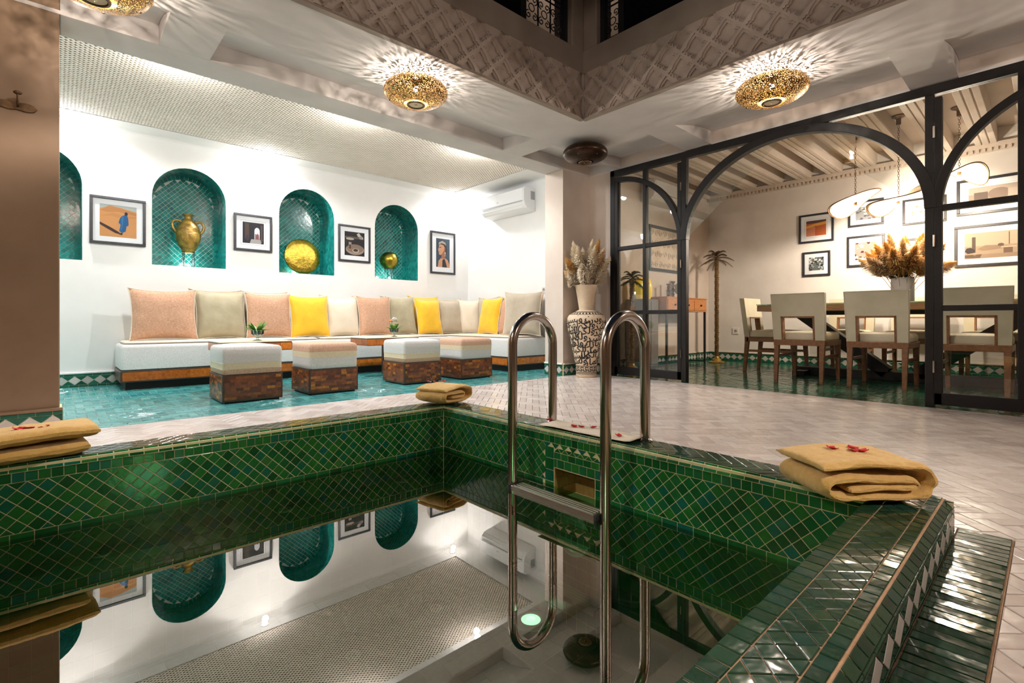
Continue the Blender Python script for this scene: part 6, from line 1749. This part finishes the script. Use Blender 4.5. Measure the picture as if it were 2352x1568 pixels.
# pendants
def pendant(label, x, y, zdisc, yaw, tilt, R=0.215, curve=0.10, lit=True):
    zc = ZD + 0.16
    t = thing('pendant_lamp', label, 'pendant lamp', (x, y, 0), 0, 'curved disc pendants over the dining table')
    obj('canopy', MB().lathe([(0.0005, zc), (0.062, zc), (0.060, zc - 0.012), (0.035, zc - 0.022), (0.020, zc - 0.035), (0.020, zc - 0.085), (0.012, zc - 0.095), (0.0005, zc - 0.095)], 28), M_bronze, t, smooth=True, angle=45)
    ch = MB(); z = zc - 0.100; k = 0
    while z > zdisc + 0.02:
        pts = []
        for i in range(10):
            a = 2 * pi * i / 10; px, pz = 0.008 * cos(a), 0.015 * sin(a)
            pts.append((px if k % 2 else 0, 0 if k % 2 else px, z - 0.012 + pz))
        ch.tube(pts, 0.002, 5, closed=True); z -= 0.0245; k += 1
    o = obj('chain', ch, M_bronze, t); o['kind'] = 'stuff'
    n, m = 40, 12; vs = [(0, 0, 0)]
    M = Matrix.Translation((0, 0, zdisc)) @ Matrix.Rotation(radians(-42.5), 4, 'Z') @ Matrix.Rotation(yaw, 4, 'X') @ Matrix.Rotation(tilt, 4, 'Y')
    mb = MB(); V = []
    for j in range(m + 1):
        r = R * j / m
        for i in range(n):
            a = 2 * pi * i / n; X_, Y_ = r * cos(a), r * sin(a) * 0.88
            zz = curve * ((X_ / R) ** 2 * 0.9 - (Y_ / R) ** 2 * 0.55) + 0.012 * sin(3 * a) * (r / R) ** 3
            V.append((X_, Y_, zz))
    F = [(j * n + i, j * n + (i + 1) % n, (j + 1) * n + (i + 1) % n, (j + 1) * n + i) for j in range(m) for i in range(n)]
    mb.add(V, F).xf(M)
    s = obj('shade', mb, M_horn, t, smooth=True, angle=80)
    so = s.modifiers.new('thickness', 'SOLIDIFY'); so.thickness = 0.006
    obj('rim', MB().tube([tuple(M @ Vector(V[m * n + i])) for i in range(n)], 0.005, 6, closed=True), M_bronze, s, smooth=True)
    obj('socket', MB().lathe([(0.0005, zdisc + 0.03), (0.016, zdisc + 0.03), (0.016, zdisc - 0.03), (0.0005, zdisc - 0.03)], 16), M_bronze, t)
    obj('bulb', MB().sphere((0, 0, zdisc - 0.055), 0.028, 16, 10), M_bulb, t, smooth=True)
    l = light('pendant_light', 'POINT', (0, 0, zdisc - 0.10), 60, (1.0, 0.86, 0.70), shadow_soft_size=0.03); l.parent = t
pendant('left curved disc pendant with a bright bulb, seen in the archway', 6.44, 1.47, 1.885, radians(-24), radians(-16), 0.27, 0.05)
pendant('middle curved disc pendant, tilted lower, beside the right arch post', 6.25, 1.06, 1.80, radians(-14), radians(-20), 0.28, 0.085)
pendant('right curved disc pendant seen through the glass sash', 6.42, 0.62, 2.03, radians(6), radians(8), 0.23, -0.10)

# palm floor lamps
def palm(label, x, y, H, R, mat_leaf=M_bronze, n=16, seed=0, base=0.11):
    t = thing('palm_floor_lamp', label, 'palm lamp', (x, y, 0)); r = random.Random(seed)
    obj('base', MB().lathe([(0.0005, 0), (base, 0), (base, 0.012), (base * 0.65, 0.025), (base * 0.60, 0.05), (base * 0.35, 0.062), (0.03, 0.09), (0.0005, 0.09)], 36), M_gold, t, smooth=True, angle=45)
    tr = MB(); k = 0; z = 0.07
    while z < H - 0.02:
        tr.lathe([(0.024, z), (0.030, z + 0.022), (0.034, z + 0.026), (0.025, z + 0.027)], 12, (0.0025 * sin(k * 2.1), 0.0025 * cos(k * 1.7), 0)); z += 0.026; k += 1
    obj('trunk', tr, mat_noise('scaly_trunk', (0.10, 0.055, 0.02), (0.30, 0.18, 0.07), 0.5, 60, metallic=0.5) if 'scaly_trunk' not in MATS else MATS['scaly_trunk'], t)
    for i in range(n):
        a = i * 2.399; el = radians(72 - 75 * (i / n)); L = R * r.uniform(0.9, 1.1); m = MB(); pts = []
        for s in range(9):
            u = s / 8; rr = L * u * cos(el) * (1 + 0.25 * (1 - cos(el))); zz = H + L * (u * sin(el) * 0.9) - 0.62 * L * u * u + 0.03 - 0.005 * i
            pts.append(Vector((rr * cos(a), rr * sin(a), zz)))
        m.tube(pts, 0.003, 5)
        side = Vector((-sin(a), cos(a), 0))
        for s in range(1, 26):
            u = s / 26; f = u * 8; j = min(7, int(f)); p = pts[j].lerp(pts[j + 1], f - j); d = (pts[j + 1] - pts[j]).normalized(); l = L * 0.30 * sin(pi * (0.12 + 0.85 * u)) ** 0.8
            for sg in (-1, 1):
                e = p + side * sg * l * 0.75 + d * l * 0.55 - Vector((0, 0, l * 0.35)); w = d * 0.0045
                m.add([p - w, p + w, e], [(0, 1, 2)])
        obj('frond', m, mat_leaf, t)
    return t
M_palmleaf = mat_noise('bronze_leaf', (0.10, 0.065, 0.03), (0.22, 0.15, 0.08), 0.45, 30, metallic=0.4)
palm('tall bronze palm tree floor lamp in the dining room corner', 6.93, 3.25, 1.50, 0.24, M_palmleaf, 18, 1)
palm('dark palm tree lamp seen through the left glass sash', 5.02, 3.38, 1.10, 0.20, mat_noise('dark_leaf', (0.02, 0.028, 0.015), (0.05, 0.06, 0.03), 0.5, 30), 16, 5)

# console with drawers, things on it
cs_ = thing('console_table', 'orange wooden console with drawers on thin black legs behind the left sash', 'console', (6.12, 3.42, 0))
CW, CD = 0.52, 0.16
obj('body', MB().box((-CW, -CD, 0.715), (CW, CD, 0.885)), M_woodred, cs_, bev=0.003)
obj('top', MB().box((-CW - 0.008, -CD - 0.008, 0.885), (CW + 0.008, CD, 0.900)), M_woodred, cs_, bev=0.003)
for k in range(3):
    x0 = -CW + 0.015 + k * (2 * CW - 0.02) / 3; dr = obj('drawer', MB().box((x0, -CD - 0.008, 0.735), (x0 + (2 * CW - 0.05) / 3, -CD, 0.870)), M_woodred, cs_, bev=0.003)
    obj('knob', MB().sphere((x0 + (CW - 0.025) / 3, -CD - 0.018, 0.80), 0.013, 12, 8), M_blackmatte, dr, smooth=True)
for sx in (-1, 1):
    for sy in (-1, 1): obj('leg', MB().box((sx * (CW - 0.02) - 0.012, sy * (CD - 0.015) - 0.012, 0), (sx * (CW - 0.02) + 0.012, sy * (CD - 0.015) + 0.012, 0.715)), M_blackmatte, cs_)
obj('foot_rail', MB().box((-CW + 0.02, CD - 0.022, 0.03), (CW - 0.02, CD - 0.010, 0.045)).box((CW - 0.030, -CD + 0.01, 0.03), (CW - 0.012, CD - 0.01, 0.045)), M_blackmatte, cs_)
def turned(label, x, h, prof, mat, name='candlestick', cat='candlestick'):
    t = thing(name, label, cat, (x, 3.43, 0.901)); obj('body', MB().lathe([(r, z * h) for r, z in prof], 28), mat, t, smooth=True, angle=45); return t
STK = [(0.0005, 0), (0.035, 0), (0.032, 0.05), (0.012, 0.10), (0.022, 0.22), (0.010, 0.32), (0.026, 0.48), (0.010, 0.60), (0.022, 0.75), (0.012, 0.85), (0.030, 0.95), (0.028, 1.0), (0.0005, 1.0)]
turned('shorter turned wooden candlestick on the console', 5.93, 0.18, STK, M_bronze)
turned('taller turned wooden candlestick on the console', 6.05, 0.22, STK, M_bronze)
turned('large lidded glass jar on the console', 6.28, 0.30, [(0.0005, 0), (0.06, 0), (0.075, 0.06), (0.045, 0.12), (0.095, 0.28), (0.095, 0.6), (0.055, 0.72), (0.06, 0.75), (0.03, 0.9), (0.012, 1.0), (0.0005, 1.0)], M_greyplastic, 'lidded_jar', 'jar')
YV = [(0.0005, 0), (0.03, 0), (0.055, 0.2), (0.06, 0.55), (0.045, 0.9), (0.030, 1.0), (0.026, 0.98), (0.0005, 0.95)]
M_yglass = mat_plain('amber_glass', (0.85, 0.60, 0.03), 0.15)
M_yglass.node_tree.nodes['Principled BSDF'].inputs['Emission Color'].default_value = (1.0, 0.62, 0.05, 1)
M_yglass.node_tree.nodes['Principled BSDF'].inputs['Emission Strength'].default_value = 0.2
side = thing('side_cabinet', 'low dark grey cabinet behind the left sash', 'cabinet', (5.36, 3.46, 0))
obj('carcass', MB().box((-0.17, -0.12, 0.04), (0.17, 0.12, 0.86)), mat_plain('grey_cabinet', (0.20, 0.18, 0.17), 0.5), side, bev=0.003)
obj('door', MB().box((-0.16, -0.128, 0.06), (-0.005, -0.12, 0.84)).box((0.005, -0.128, 0.06), (0.16, -0.12, 0.84)), MATS['grey_cabinet'], side, bev=0.002)
obj('plinth', MB().box((-0.15, -0.10, 0), (0.15, 0.10, 0.04)), M_blackmatte, side)
for x, l in ((5.27, 'left glowing amber glass lamp on the grey cabinet'), (5.45, 'right glowing amber glass lamp on the grey cabinet')):
    t = thing('glass_lamp', l, 'table lamp', (x, 3.44, 0.861)); obj('shade', MB().lathe([(r, z * 0.26) for r, z in YV], 24), M_yglass, t, smooth=True)

# carved panel on the dining side wall
cpn = thing('carved_wall_panel', 'large framed carved relief panel on the dining side wall', 'wall art', (6.12, YL - 0.001, 1.56))
PW, PH = 0.42, 0.30
f = MB()
for a, b, c, d in ((-PW, -PH, PW, -PH + 0.035), (-PW, PH - 0.035, PW, PH), (-PW, -PH, -PW + 0.035, PH), (PW - 0.035, -PH, PW, PH)): f.box((a, -0.035, b), (c, 0, d))
obj('frame', f, M_black, cpn, bev=0.003)
obj('panel', MB().box((-PW + 0.03, -0.010, -PH + 0.03), (PW - 0.03, -0.002, PH - 0.03)), mat_noise('panel_wood', (0.62, 0.48, 0.34), (0.72, 0.58, 0.43), 0.7, 8), cpn)
sw = MB()
for i in range(7):
    for j in range(4):
        sw.tube(spiral((-PW + 0.09 + i * 0.108, -PH + 0.09 + j * 0.14), 0.045, 1.4, lambda x, y, z: (x, -0.014, y), 1 if (i + j) % 2 else -1, i), 0.006, 6)
o = obj('scroll_relief', sw, MATS['panel_wood'], cpn); o['kind'] = 'stuff'
